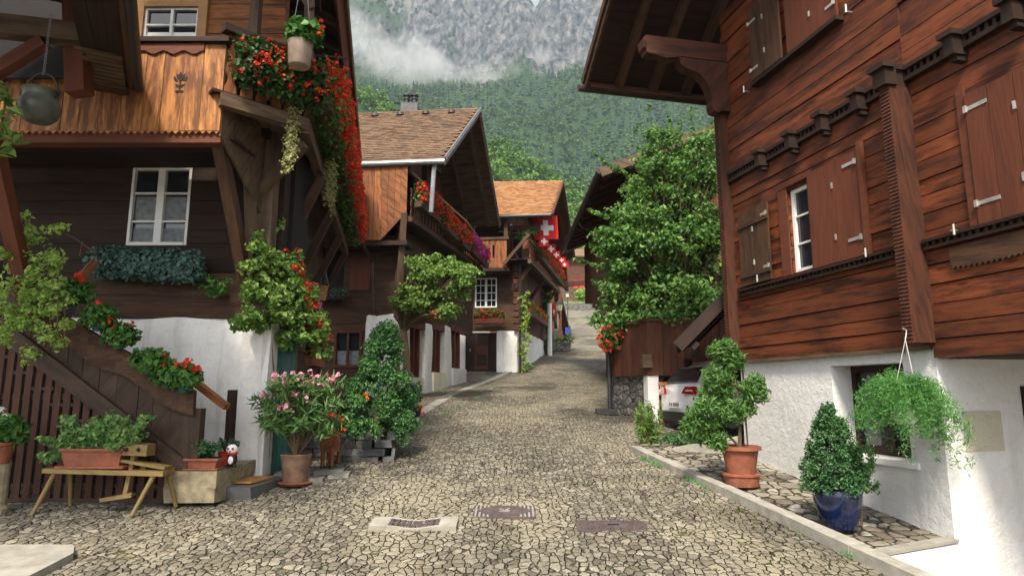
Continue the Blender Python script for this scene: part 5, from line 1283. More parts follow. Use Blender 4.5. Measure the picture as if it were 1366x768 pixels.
T=thing('hanging_pot','tiny pot of red flowers hanging low in the small street tree','hanging pot',at(581,416,18.2)); b=MB(); c=at(581,420,18.2); b.lathe(c,[(.06,-.1),(.09,.05)],10); b.build('pot',M['terra'],T); blooms(T,[c+V((x,y,z)) for x,y,z in RG.uniform(-.14,.14,(10,3))],.06,M['red'],9,0.45)
# --- maple on the right --------------------------------------------------------
mc=at(885,330,16.2)
ex=[(at(872,200,16),at(866,137,16),60),(at(893,195,16.4),at(893,152,16.4),50),(at(925,200,16.2),at(922,140,16.2),50),(at(948,200,16),at(952,160,16),40),(at(825,230,15.8),at(793,205,15.6),60),(at(810,290,15.6),at(772,262,15.4) if 0 else at(786,280,15.5),70),(at(800,355,15.6),at(764,345,15.4),90),(at(812,395,15.6),at(790,375,15.4),70),(at(850,240,16),at(820,222,15.8),60),(at(905,190,16),at(909,158,16),40),(at(845,180,16),at(852,165,16),20)]
tree('maple_tree','large green maple crowding over the board shed beside the red log house',V((4.4,16.6,gz(16.6))),V((4.3,16.4,1.3)),.17,
  [(at(885,400,16),(1.55,1.4,.9),125),(at(880,320,16.2),(1.7,1.5,1.0),160),(at(895,245,16.3),(1.35,1.3,.9),120),(at(930,330,16.4),(1.1,1.2,1.4),80),(at(830,340,15.8),(.75,.8,1.0),60),(at(880,195,16.2),(.5,.6,.5),18),(at(930,205,16.3),(.6,.7,.5),20),(at(830,425,15.8),(.8,.6,.4),22),(at(955,420,16),(.6,.8,.8),24),(at(885,428,14.9),(.7,.25,.22),16),(at(850,432,15.2),(.4,.25,.2),8)],0,56,M['maple'],.115,.34,up=.5,asp=.75,extra=ex)
# red geranium basket on the drain pole
c=at(815,452,15.7); T=thing('hanging_basket','round basket of red geraniums fixed to the drainpipe by the shed','hanging basket',c)
b=MB(); b.lathe(c-Z*.12,[(.08,-.14),(.2,.02),(.21,.06)],14); b.build('basket',M['terra'],T); b=MB(); P,d=rnd_ell(c,(.36,.3,.34),420,.4); b.leaves(P,.085,aspect=1,out=d,up=.2); b.build('foliage',M['ger'],T)
C,d=rnd_ell(c+V((-.03,-.1,0)),(.38,.3,.36),85,.75); blooms(T,C,.05,M['red'],9,.42)
# --- left foreground pots -------------------------------------------------------
def gp(px,Y): return gat(px,Y)
c=gp(401,9.05); T=thing('oleander_pot','tall oleander with pink blossoms in a weathered clay pot beside the green door','potted plant',c)
b=MB(); b.lathe(c,[(.15,.02),(.165,.05),(.2,.36),(.215,.4),(.2,.41),(.18,.34)],28); b.build('pot',M['terra_old'],T,smooth='auto'); soilcap(c+Z*.36,.185,T)
b=MB(); b.lathe(c,[(.2,.0),(.23,.03),(.2,.035)],20); b.build('saucer',M['terra'],T)
b=MB(); bl=MB(); tips=[]
for i in range(80):
    a=random.uniform(0,6.28); sp_=random.uniform(.1,.68); h=random.uniform(.6,1.45)
    tip=c+V((sp_*math.cos(a),sp_*.7*math.sin(a),h+.12-sp_*.25)); mid=c+V((sp_*.45*math.cos(a),sp_*.3*math.sin(a),.35+h*.45))
    b.tube([c+Z*.35,mid,tip],[.012,.009,.004],5); tips.append(tip)
    k=46; t_=RG.random(k)**.7; P=np.array([mid.lerp(tip,x)+V((0,0,0)) for x in t_]); D=RG.normal(size=(k,3))*.7+np.array([0,0,.6]); D/=np.linalg.norm(D,axis=1)[:,None]
    bl.leaves(P+D*.07,.18,aspect=.2,up=.1,T=D,tw=.85,fold=.1)
b.build('stem',M['bark'],T); bl.build('foliage',M['oleander'],T)
b=MB(); C=[]
for tip in tips[:44]:
    if tip.z>c.z+.9: C+= [tip+V((random.uniform(-.08,.08),random.uniform(-.08,.03),random.uniform(-.02,.1))) for k in range(3)]
blooms(T,C[:98],.048,M['pink'],7,.5)
blooms(T,[tips[i]+V((0,-.05,.05)) for i in range(27,33)],.045,M['red'],7,.45)
# conical evergreen on a stone plinth
c=gp(470,11.0); c.z+=0; T0=thing('stone_planter','low dry-stone planter under the evergreen bush','planter',c)
b=MB(); z=c.z-.1
for r in range(4):
    x=-.72
    while x<.72:
        w_=random.uniform(.2,.42); b.box((c.x+x+w_/2,c.y-.02+random.uniform(-.02,.02),z+.06),(min(w_,.75-x)-.015,.7,.118),0,0,0,.012); x+=w_
    z+=.125
b.build('stones',M['slate'],T0)
T=thing('evergreen_bush','tall loose conical evergreen bush standing in the stone planter','bush',c+Z*.4)
b=MB(); c2=at(503,520,10.9)
for i in range(210):
    h=random.random()**1.15; rr=.66*(1-h)**.8+.07; a=random.uniform(0,6.28); q=V((c2.x-.05+.18*h+rr*math.cos(a)*random.uniform(.55,1.05),c2.y+rr*.8*math.sin(a),c.z+.42+1.75*h))
    P,d=rnd_ell(q,(.15,.15,.13),95,.2); b.leaves(P,.058,aspect=.55,up=.3,out=d,droop=.1)
for i in range(24):
    q=at(535+random.uniform(-12,12),560+random.uniform(-15,30),10.7); P,d=rnd_ell(q,(.12,.12,.16),60,.2); b.leaves(P,.05,aspect=.5,out=d)
b.build('foliage',M['yew'],T); b=MB(); b.tube([c2-V((0,0,.7)),c2+Z*.3,c2+Z*1.0],[.05,.035,.01],7); b.build('stem',M['bark'],T)
blooms(T,[at(487,525,10.2),at(490,531,10.2)],.05,M['orange_fl'],9,0.45)
# further small pots by the tree
for i,(x,Y,lab) in enumerate(((541,13.6,'dark pot of clipped green leaves just beyond the evergreen bush'),(551,15.4,'second dark leafy pot farther up beside the leaning tree'))):
    c=gp(x,Y); T=thing('shrub_pot',lab,'potted plant',c,'dark leafy pots up the left side'); b=MB(); b.lathe(c,[(.18,0),(.24,.26),(.22,.27)],16); b.build('pot',M['black'],T); b=MB(); clumps(b,c+Z*.55,(.28,.28,.32),34,28,.1,.06); b.build('foliage',M['box'],T)
    if i==0: blooms(T,[c+V((.35,-.1,.4)),c+V((.38,0,.32)),c+V((.33,.05,.48))],.05,M['red'],9,0.45)
bx_=at(541,427,17.0) if 0 else at(529,455,17.5)
# wooden calf planter
c=gp(444,10.0); T=thing('calf_planter','orange-brown wooden calf figure carrying red flowers on its back','figurine',c)
b=MB(); P_=[]
b.box(c+V((0,.12,.38)),(.24,.46,.24),.25,1,0,.01); b.build('body',M['calf'],T)
for sx,sy in ((-.07,-.1),(.07,-.1),(-.1,.3),(.06,.32)):
    b=MB(); q=c+V((sx+.0,sy,0)); b.tube([q+Z*.06,q+Z*.2,q+Z*.34],[.034,.03,.045],8); lg=b.build('leg',M['calf'],T); b=MB(); b.tube([q,q+Z*.065],[.04,.034],8); b.build('hoof',M['black'],lg)
b=MB(); h=c+V((.02,-.2,.52)); b.box(h,(.17,.12,.2),.1,2,0,.01); b.box(h+V((0,-.06,-.1)),(.15,.1,.1),.1,0,0,.01); 
for s_ in (-1,1): b.beam(h+V((s_*.08,0,.05)),h+V((s_*.19,-.01,.0)),.07,.03)
hd=b.build('head',M['calf'],T)
for s_ in (-1,1): b=MB(); b.blob(h+V((s_*.045,-.065,.03)),(.018,.012,.022),8); b.build('eye',M['black'],hd)
for s_ in (-1,1): b=MB(); b.blob(h+V((s_*.035,-.115,-.1)),(.012,.01,.012),8); b.build('nostril',M['black'],hd)
b=MB(); b.box(h+V((0,-.113,-.135)),(.09,.012,.014)); b.build('mouth',M['black'],hd)
b=MB(); C,d=rnd_ell(c+V((0,.1,.66)),(.22,.2,.12),160,.3); b.leaves(C,.07,aspect=.9,out=d); b.build('foliage',M['ger_dark'],T)
blooms(T,[c+V((x,y,z)) for x,y,z in ((-.2,0,.66),(-.14,-.05,.68),(-.08,-.02,.78),(.02,-.04,.8),(.1,-.02,.77),(.17,-.02,.7),(.2,0,.6),(-.02,0,.83))],.055,M['red'],10,.42)
blooms(T,[c+V((-.08,-.16,.66)),c+V((.0,-.2,.66)),c+V((.05,-.22,.58))],.045,M['cream_fl'],8,.45)
# flagstones under the pot and calf
b=MB(); c=gp(430,9.7); 
for i,(dx,dy,w_,d_) in enumerate(((-.35,.0,.5,.5),(.12,.15,.42,.5),(.0,-.45,.4,.3),(.35,-.15,.3,.35))): b.box((c.x+dx,c.y+dy,gz(c.y+dy)+.0),(w_,d_,.07),.2,0,0,.02)
st(b.build('flagstone_path',M['concrete']))
# --- step, block, mat, trough, figurine ------------------------------------------
c=gp(326,8.75); T=thing('door_step','dark slate step slab with worn edges before the green door','step',c)
b=MB(); b.bx((c.x-.42,c.y-.42,gz(8.3)-.1),X,V((.12,1,0)).normalized(),Z,(0,.78),(0,1.05),(0,.25),0,0,.015); b.build('slab',M['slate'],T)
b=MB(); b.bx((c.x-.30,c.y-.2,gz(8.3)+.155),X,V((.12,1,0)).normalized(),Z,(0,.56),(0,.62),(0,.022),0,0,.006); b.build('doormat',M['mat'],None,label='small orange-brown coir doormat lying on the slate step',category='doormat')
c=gp(287,8.45); bk_=V((c.x,c.y,gz(8.4)))
b=MB(); 
for i in range(2):
    for j in range(3): b.box((bk_.x-.0+.0*i,bk_.y-.25+.42*j,bk_.z+.1+.19*i-.02),(.62-.02*j,.415,.188),.03,0,0,.014)
b.build('stone_block',M['block'],None,label='rough sandstone block at the foot of the stair below the terracotta trough',category='stone block')
tz=bk_.z+.375
c=at(273,620,8.15); c.z=tz; T=thing('terracotta_trough','rectangular terracotta trough of leafy green on the sandstone block','potted plant',c)
b=MB(); 
def trough(b,c,w,d,h,tp=.04):
    P=[c+V(((1 if k&1 else -1)*(w/2-(0 if k&4 else tp)),(1 if k&2 else -1)*(d/2-(0 if k&4 else tp*.6)),h if k&4 else 0)) for k in range(8)]; b.box8(P)
    b.box(c+Z*(h-.015),(w+.03,d+.03,.03))
trough(b,c,.4,.2,.14); b.build('trough',M['terra'],T); b=MB(); b.box(c+Z*.01,(.42,.22,.02)); b.build('saucer',M['terra'],T)
b=MB(); clumps(b,c+V((.02,0,.24)),(.2,.1,.09),26,22,.06,.06,up=.4); b.build('foliage',M['box'],T)
c=at(302,602,8.6); c.z=tz; T=thing('small_plant_pot','small red pot with a fine-leaved plant behind the black and white figurine','potted plant',c)
b=MB(); b.lathe(c,[(.07,0),(.1,.16),(.11,.17),(.09,.17)],16); b.build('pot',M['redplastic'],T); b=MB(); clumps(b,c+Z*.26,(.14,.12,.07),22,26,.05,.035,up=.4); b.build('foliage',M['box'],T)
c=at(309,622,8.35); c.z=tz; T=thing('animal_figurine','black and white animal figurine with a red scarf and round eyes','figurine',c)
b=MB(); b.blob(c+Z*.1,(.065,.055,.1),12); 
for s_ in (-1,1): b.blob(c+V((s_*.05,-.03,.02)),(.028,.035,.022),8)
bd_=b.build('body',M['black'],T,smooth=True)
b=MB(); b.blob(c+V((0,-.02,.225)),(.072,.06,.062),12); hd=b.build('head',M['flag_white'],T,smooth=True)
for s_ in (-1,1): b=MB(); b.blob(c+V((s_*.06,-.01,.28)),(.03,.014,.034),8); b.build('ear',M['black'],hd,smooth=True)
for s_ in (-1,1): b=MB(); b.blob(c+V((s_*.03,-.075,.235)),(.016,.01,.018),8); b.build('eye',M['redplastic'],hd)
b=MB(); b.blob(c+V((0,-.082,.2)),(.012,.008,.01),8); b.build('nose',M['black'],hd)
b=MB(); b.blob(c+V((0,-.05,.09)),(.035,.02,.05),8); b.build('belly',M['flag_white'],bd_); b=MB(); b.lathe(c+Z*.155,[(.055,0),(.072,.02),(.055,.035)],14); b.build('scarf',M['redplastic'],T)
# --- shaving-horse bench ------------------------------------------------------------
bz=gz(7.75); bl=at(60,675,7.75); br=at(217,675,7.75); bw=br.x-bl.x; cx=(bl.x+br.x)/2
T=thing('shaving_bench','long rustic wooden shaving bench on splayed legs before the slatted staircase','bench',(cx,7.75,bz))
b=MB(); b.beam((bl.x-.02,7.8,bz+.47),(br.x+.02,7.8,bz+.45),.26,.06,jit=.012); b.build('seat',M['bench_wood'],T)
for x0,x1,y0,y1 in ((bl.x+.1,bl.x-.04,7.72,7.6),(bl.x+.16,bl.x+.13,7.88,8.0),(br.x-.1,br.x-.27,7.72,7.6),(br.x-.05,br.x+.04,7.88,7.98)):
    b=MB(); b.tube([(x0,y0,bz+.46),(x1,y1,gz(y1)+.0)],[.028,.022],8); b.build('leg',M['bench_wood'],T)
b=MB(); b.beam((br.x-.75,7.8,bz+.62),(br.x,7.8,bz+.5),.17,.035); b.build('sloping_board',M['bench_wood'],T)
b=MB(); b.beam((br.x-.65,7.83,bz+.46),(br.x-.65,7.83,bz+.6),.05,.07); b.beam((br.x-.3,7.83,bz+.46),(br.x-.3,7.83,bz+.56),.05,.07); b.build('support',M['bench_wood'],T)
b=MB(); b.beam((br.x-.56,7.8,bz+.73),(br.x-.22,7.8,bz+.7),.2,.13,jit=.012); hd=b.build('clamp_head',M['bench_wood'],T)
b=MB(); 
for dx in (-.06,.08): b.lathe((br.x-.39+dx,7.69,bz+.715),[(.022,-.01),(.022,.01)],10)
for dx in (-.06,.08): b.blob((br.x-.39+dx,7.697,bz+.715),(.024,.01,.024),10)
b.build('peg_hole',M['dark'],hd)
b=MB(); b.beam((br.x-.4,7.8,bz+.68),(br.x-.47,7.8,bz+.18),.05,.08,up=V((0,1,0))); b.beam((br.x-.72,7.76,bz+.13),(br.x-.36,7.76,bz+.2),.1,.04,jit=.01); b.build('foot_lever',M['bench_wood'],T)
c=V((bl.x+.52,7.78,bz+.5)); T=thing('jade_plant_trough','long terracotta trough of bushy jade plant standing on the shaving bench','potted plant',c)
b=MB(); trough(b,c+Z*.03,.72,.2,.2); b.build('trough',M['terra'],T); b=MB(); b.box(c+Z*.016,(.8,.24,.03)); b.build('saucer',M['terra'],T)
b=MB(); bb=MB()
for i in range(64):
    x=random.uniform(-.62,.66); tip=c+V((x,random.uniform(-.2,.15),.25+random.uniform(0,.42)*(1-.3*abs(x))-(.22 if x<-.4 else 0))); base=c+V((x*.6,0,.2)); bb.tube([base,base.lerp(tip,.5)+Z*.04,tip],[.014,.011,.006],5)
    for k in range(9):
        q=base.lerp(tip,.35+.65*k/8); P,d=rnd_ell(q,(.055,.055,.04),14,.5); b.leaves(P,.06,aspect=.55,up=.25,out=d,outw=1,fold=.08)
b.build('foliage',M['jade'],T); bb.build('stem',M['bark'],T)
# stone post with geranium at the left edge
c=at(3,600,7.7); b=MB(); c=V((c.x-.02,7.7,gz(7.7)))
b.lathe(c,[(.16,-.05),(.16,.06),(.125,.1),(.12,.5),(.13,.56)],16); b.build('stone_post',M['block'],None,label='round sandstone post at the left edge carrying a geranium pot',category='post')
c=c+Z*.56; T=thing('geranium_pot','terracotta pot with white flowering geranium on the round stone post','potted plant',c)
b=MB(); b.lathe(c,[(.1,0),(.15,.2),(.165,.22),(.165,.25),(.14,.25)],20); b.build('pot',M['terra'],T); b=MB(); clumps(b,c+V((.05,-.02,.38)),(.3,.22,.16),30,22,.09,.09,aspect=.95); b.build('foliage',M['ger'],T)
blooms(T,[c+V((.03,-.1,.62)),c+V((.09,-.1,.55)),c+V((-.05,-.05,.63))],.05,M['white_fl'],10,0.45)
# --- right pots ----------------------------------------------------------------------
def spv(px,Y): q=at(px,600,Y); return V((q.x,Y,sidew(Y)+.01))
c=spv(987,8.85); T=thing('thuja_pot','shaggy light green thuja in a double rimmed terracotta pot on the pavement','potted plant',c)
b=MB(); b.lathe(c+Z*.1,[(.17,0),(.235,.36),(.275,.37),(.275,.42),(.25,.42),(.22,.34)],32); b.build('pot',M['terra'],T,smooth='auto'); soilcap(c+Z*.46,.225,T)
b=MB(); b.lathe(c,[(.215,0),(.235,.13),(.25,.135),(.25,.16),(.2,.16)],30); b.build('saucer',M['terra'],T,smooth='auto')
b=MB(); b.tube([c+Z*.45,c+V((.02,0,.9)),c+V((-.02,0,1.5))],[.028,.024,.012],7); b.tube([c+V((.11,0,.45)),c+V((.1,0,1.0)),c+V((.1,.0,1.75))],.012,6); b.tube([c+Z*.5,c+V((-.15,0,.66)),c+V((-.26,0,.8))],[.02,.014,.006],6); b.build('stem',M['bark'],T)
b=MB()
def spray(x,y,rx,rz,n,Y=8.8,m=None,size=.085,per=64,cr=.1): 
    q0=at(x,y,Y)
    for i in range(int(n*1.5)):
        q,_=rnd_ell(q0,(rx,rx*.8,rz),1,.3); q=q[0]; P,d=rnd_ell(q,(cr,cr,cr),per,.1); D=d*.8+np.array([0,0,.35]); b.leaves(P,size,aspect=.3,up=.1,out=d,outw=.3,T=D,tw=.7,fold=.05)
for a_ in ((965,470,.18,.16,24),(980,480,.12,.12,12),(958,505,.22,.2,32),(945,545,.24,.22,32),(965,545,.25,.2,26),(930,560,.18,.14,16),(1003,520,.2,.2,20),(995,545,.12,.1,8),(950,585,.18,.1,14),(925,575,.1,.1,6)): spray(*a_)
b.build('foliage',M['thuja'],T)
c=spv(1112,7.22); T=thing('boxwood_pot','conical dark boxwood in a glossy cobalt blue pot by the basement window','potted plant',c)
b=MB(); b.lathe(c,[(.15,0),(.17,.01),(.215,.14),(.245,.3),(.25,.39),(.24,.41),(.225,.4),(.215,.36)],40); b.build('pot',M['blue_glaze'],T,smooth='auto'); soilcap(c+Z*.385,.22,T)
b=MB(); 
for i in range(330):
    h=random.random()**1.25; rr=(.39*(1-h)**.62)*random.uniform(.35,1)+.015; a=random.uniform(0,6.28); q=c+V((rr*math.cos(a)-.03*h,rr*math.sin(a),.42+.86*h)); P,d=rnd_ell(q,(.055,.055,.075),46,.1); b.leaves(P,.037,aspect=.6,out=d,up=.35)
b.build('foliage',M['box'],T); b=MB(); b.tube([c+Z*.38,c+Z*1.1],[.02,.008],6); b.build('stem',M['bark'],T)
b=MB()
for i in range(30): q,_=rnd_ell(c+V((.27,-.02,.7)),(.17,.15,.22),1); P,d=rnd_ell(q[0],(.06,.06,.06),36,.1); b.leaves(P,.034,aspect=.7,out=d,up=.3)
T2=thing('leafy_shoot','lighter green leafy bush growing beside the blue pot','bush',c+V((.3,.05,0))); b.build('foliage',M['fern'],T2); b=MB(); b.tube([c+V((.26,.04,.0)),c+V((.27,.0,.5)),c+V((.27,-.02,.75))],.012,5); b.build('stem',M['bark'],T2)
# hanging fern
hk=at(1207,445,6.75); fc=at(1208,552,6.75); T=thing('hanging_fern','feathery asparagus fern in a white basket hanging from the log wall','hanging plant',fc)
b=MB(); b.lathe(fc,[(.07,-.1),(.13,-.04),(.16,.08),(.15,.09),(.12,.06)],20); b.build('basket',M['paint'],T,smooth='auto')
b=MB(); b.tube([hk+V((-.02,0,.06)),hk+V((.02,0,.04)),hk+V((.015,0,0)),hk-Z*.06],.007,5)
for s_ in ((-.14,0),(.12,.08),(.1,-.09)): b.tube([hk-Z*.06,fc+V((s_[0],s_[1],.08))],.004,4)
b.build('chain',M['steel'],T)
b=MB()
for i in range(150):
    a=random.uniform(0,6.28); L=random.uniform(.2,.62)*(1 if i%3 else 1.15); z=random.uniform(.05,.42); pts=[]
    dr=random.uniform(.2,1.0)*L+(.25*random.random() if math.cos(a)>.5 else 0)
    for k in range(11):
        t_=k/10; pts.append(fc+V((L*t_*math.cos(a)*.9,L*t_*math.sin(a)*.75,.06+z*math.sin(t_*2.2)-dr*t_**2.2)))
    P=np.repeat(np.array(pts)[2:],26,0); P=P+RG.normal(size=P.shape)*.026; b.leaves(P,.042,aspect=.2,up=.1,fold=.02)
b.build('foliage',M['fern'],T)
# shrub and groundcover at the kerb end
c=V((2.45,11.7,gz(11.7))); T=thing('kerb_shrub','loose leafy shrub growing at the far end of the kerb','shrub',c)
b=MB(); bb=MB()
for i in range(46):
    a=random.uniform(0,6.28); h=random.uniform(.3,.85); tip=c+V((.33*math.cos(a)*random.random(),.3*math.sin(a)*random.random(),h)); base=c+V((.12*math.cos(a),.12*math.sin(a),0)); bb.tube([base,tip],[.008,.003],4)
    t_=RG.random(34)**.6; P=np.array([base.lerp(tip,x) for x in t_]); D=RG.normal(size=(34,3))+np.array([0,0,.4]); D/=np.linalg.norm(D,axis=1)[:,None]; b.leaves(P+D*.05,.11,aspect=.22,T=D,tw=.8,up=.1)
b.build('foliage',M['young'],T); bb.build('stem',M['bark'],T)
c=V((3.15,11.4,gz(11.4))); T=thing('evergreen_hedge','low dark evergreen shrubs filling the bed between kerb and carport','bush',c)
b=MB(); clumps(b,c+V((0,.1,.12)),(.75,.35,.24),60,50,.14,.06,up=.4); b.build('foliage',M['yew'],T)
b=MB(); b.beam((2.75,11.05,gz(10.9)-.02),(3.75,10.7,gz(10.7)+.22),.22,.3); b.beam((2.75,11.05,gz(11)-.1),(3.75,10.7,gz(10.7)+.0),.22,.3)
b.build('low_wall',M['concrete'],None,label='short sloping concrete kerb wall behind the terracotta pot',category='wall')
# ================================================================ CAR
th=R(80); hx=V((math.sin(th),math.cos(th),0)); rx=V((math.cos(th),-math.sin(th),0))
co_=V((3.60,12.6,0))                      # rear right ground corner
g0=gz(13.2); CO=V((co_.x,co_.y,g0))-rx*.88
TCAR=thing('parked_car','white hatchback parked nose-in under the trees with its red tail lamp showing','car',CO)
prof=[(-.02,.30),(-.06,.5),(-.04,.74),(.02,.93),(.10,1.0),(.34,1.32),(.62,1.46),(1.3,1.5),(2.0,1.46),(2.75,1.02),(3.6,.86),(4.0,.66),(4.05,.42),(4.0,.28)]
b=MB(); vs=[]; F=[]
ws=[.80,.86,.88,.86,.84,.70,.64,.62,.62,.80,.80,.74,.70,.68]
for (x,z),w_ in zip(prof,ws):
    for t_ in (-1,-.82,0,.82,1): p=CO+hx*(x+(.07 if abs(t_)==1 and x<1 else 0)-(.07 if abs(t_)==1 and x>3.5 else 0))+rx*(w_*t_)+Z*(z-(.02 if abs(t_)==1 else 0)); vs.append(tuple(p))
n=len(prof)
for i in range(n-1):
    for k in range(4): F.append((i*5+k,i*5+k+1,(i+1)*5+k+1,(i+1)*5+k))
for s_ in (0,4):
    side=[]
    F.append(tuple(i*5+s_ for i in range(n)) if s_==4 else tuple(i*5+s_ for i in range(n))[::-1])
b.add(vs,F); body=b.build('body',M['car_white'],TCAR,smooth='auto')
def cbx(x,y,z,mat,name,par=TCAR,jit=0,**k):
    b=MB(); b.bx(CO,hx,rx,Z,x,y,z,0,0,jit); return b.build(name,mat,par,**k)
gl=MB(); gl.prism([CO+hx*x+rx*w_*s_+Z*z for x,w_,z,s_ in ((.09,.72,1.02,-1),(.09,.72,1.02,1),(.33,.60,1.31,1),(.33,.60,1.31,-1))],(hx*-.7+Z*.45)*.03); gl.build('rear_window',M['glass'],TCAR)
for s_ in (-1,1):
    gl=MB(); gl.prism([CO+hx*x+rx*(w_*s_)+Z*z for x,w_,z in ((.45,.80,1.0),(2.5,.81,1.0),(2.0,.66,1.4),(.7,.66,1.4))],rx*(.04*s_)); gl.build('side_window',M['glass'],TCAR)
    b=MB(); b.prism([CO+hx*(-.03+y*.0)+rx*(s_*x)+Z*z+hx*(q_) for x,z,q_ in ((.42,.79,-.035),(.88,.78,.03),(.86,.93,.06),(.52,.93,-.0))],hx*-.045); lm=b.build('tail_lamp',M['lamp_red'],TCAR)
    b=MB(); b.prism([CO+hx*(-.05)+rx*(s_*x)+Z*z+hx*q_ for x,z,q_ in ((.64,.84,-.03),(.78,.84,.01),(.78,.865,.015),(.66,.865,-.02))],hx*-.05); b.build('lamp_lens',M['lamp_clear'],lm)
cbx((-.10,.1),(-.82,.82),(.24,.42),M['black'],'bumper')
cbx((-.085,-.06),(-.27,.27),(.50,.63),M['flag_white'],'licence_plate')
b=MB()
for i,x in enumerate((-.2,-.12,-.03,.03,.09,.15,.21)): b.bx(CO,hx,rx,Z,(-.09,-.086),(x-.018,x+.018),(.535,.6)); 
b.build('lettering',M['black'],TCAR)
cbx((-.075,-.04),(.56,.62),(.46,.56),M['black'],'badge')
for x in (.75,3.2):
    for s_ in (-1,1):
        b=MB(); q=CO+hx*x+rx*(s_*.74)+Z*.31; b.tube([q-rx*.1*1,q+rx*.1],[.31,.31],20); wh=b.build('wheel',M['black'],TCAR); b=MB(); b.tube([q+rx*(s_*.1),q+rx*(s_*.11)],[.2,.19],14); b.build('rim',M['zinc'],wh)
# ================================================================ FLAGS AND LAMPS
def flag(label,x,y,w,h,Y,tilt=0,grp=None):
    c=at(x,y,Y); s_=Y/850*1.0; W=w*s_; H=h*s_; T=thing('swiss_flag',label,'flag',c,grp)
    def cloth(px0,px1,pz0,pz1,off,name,mat,par):
        b=MB(); nx=max(2,int(12*(px1-px0)/W)); vs=[]; q=[]
        for j in range(7):
            for i in range(nx+1):
                x_=px0+(px1-px0)*i/nx; z_=pz0+(pz1-pz0)*j/6
                d=.05*W*math.sin(x_/W*7+z_/H*2)+off
                xr=x_*math.cos(tilt)-z_*math.sin(tilt); zr=x_*math.sin(tilt)+z_*math.cos(tilt)
                vs.append((c.x+xr,c.y+d,c.z+zr))
        for j in range(6):
            for i in range(nx): a=j*(nx+1)+i; q.append((a,a+1,a+nx+2,a+nx+1))
        b.add(vs,np.array(q)); return b.build(name,mat,par,smooth=True)
    f=cloth(-W/2,W/2,-H/2,H/2,0,'cloth',M['flag_red'],T)
    k=min(W,H)
    for a_ in ((-.11*k,.11*k,-.34*k,.34*k),(-.34*k,-.11*k,-.11*k,.11*k),(.11*k,.34*k,-.11*k,.11*k)): cloth(*a_,-.012,'white_cross',M['flag_white'],T)
    return T
G='red flags with white crosses over the lane'
flag('largest red flag with a white cross below the orange tiled eave',728,304,33,32,28.6,.05,G)
flag('small white-cross flag right under the large flag',726,322,13,13,28.4,.02,G)
flag('second small white-cross flag down the string',735,332,13,13,29.2,.05,G)
flag('third small white-cross flag down the string',742,340,13,11,30,-.05,G)
flag('fourth small white-cross flag near the string end',749,347,11,8,30.8,.1,G)
flag('lowest small flag at the far end of the string',753,353,11,7,31.5,0,G)
flag('little red flag on the pole at the balcony corner',702,313,9,12,28.3,.2,G)
b=MB(); b.tube([at(665,309,28.2),at(700,312,28.2),at(722,330,28.6),at(746,358,31)],.02,5); b.build('flag_pole',M['bench_wood'],None,label='thin pole slanting from the balcony and carrying the little flags',category='pole')
def lantern(x,y,Y,label,h0,kind='street_lamp'):
    c=at(x,y,Y); T=thing(kind,label,'lamp',c); s_=.32
    b=MB(); b.lathe(c,[(s_*.45,-s_*.8),(s_*.7,s_*.5),(s_*.1,s_*.5)],6); b.build('lantern_glass',M['cream'],T); b=MB(); b.lathe(c+Z*s_*.5,[(s_*.95,0),(s_*.4,s_*.45),(.03,s_*.8)],6); b.build('cap',M['iron'],T)
    b=MB(); b.tube([c-Z*s_*.8,V((c.x,c.y,h0))],.05,8); b.build('post' if h0<c.z-1 else 'bracket',M['iron'],T); return T
lantern(746,409,38,'black lantern on the dark post beside the white pole',at(746,425,38).z)
lantern(757,393,70,'far street lamp on a tall post at the top of the lane',gz(70))
b=MB(); p=at(733,405,35.5); b.tube([(p.x,p.y,gz(35.5)-.1),p],.13,10); b.build('white_post',M['paint'],None,label='white round pole on the left verge before the lantern',category='post')
c=at(738,416,36.2); T=thing('red_banner','hanging red banner with a small white emblem on the dark post','banner',c); b=MB(); b.prism([c+V((-.12,0,.4)),c+V((.0,0,.55)),c+V((.15,0,.35)),c+V((.2,0,-.3)),c+V((.05,0,-.5)),c+V((-.15,0,-.35))],(0,.04,0)); b.build('cloth',M['flag_red'],T); b=MB(); b.prism([c+V((-.06,-.01,.1)),c+V((.1,-.01,.1)),c+V((.02,-.01,-.15))],(0,-.01,0)); b.build('emblem',M['flag_white'],T)
c=at(757,441,40); T=thing('blue_sign','small blue sign on a dark post at the edge of the lane','sign',V((c.x,c.y,gz(40)))); b=MB(); b.box(c,(.28,.05,.45),0); b.build('panel',M['blue_sign'],T); b=MB(); b.tube([(c.x+.16,c.y,gz(40)),(c.x+.16,c.y,c.z+.3)],.04,8); b.build('post',M['iron'],T)
c=at(775,393,94); T=thing('garden_bush','bright green bush before the pale fence up the lane','bush',c-Z*1); b=MB(); clumps(b,c,(.9,.6,.9),30,30,.4,.4); b.build('foliage',M['lime'],T)
c=at(532,458,17.2); T=thing('bird_feeder','mossy little bird house on a stick beside the leaning tree','bird house',c); b=MB(); b.box(c,(.2,.2,.16)); b.build('box',M['bench_wood'],T); b=MB(); b.prism([c+V((-.2,-.15,.06)),c+V((0,-.15,.2)),c+V((.2,-.15,.06))],(0,.3,0)); b.build('roof',M['bark'],T); b=MB(); b.tube([(c.x,c.y,gz(17.2)),c-Z*.08],.05,8); b.build('post',M['bench_wood'],T)
# overhead dark beam across the far lane
b=MB(); b.beam(at(724,380,43),at(792,377,46),.4,.35); b.build('cross_beam',M['shed_wood'],None,label='dark timber beam spanning the far lane between the houses',category='beam')

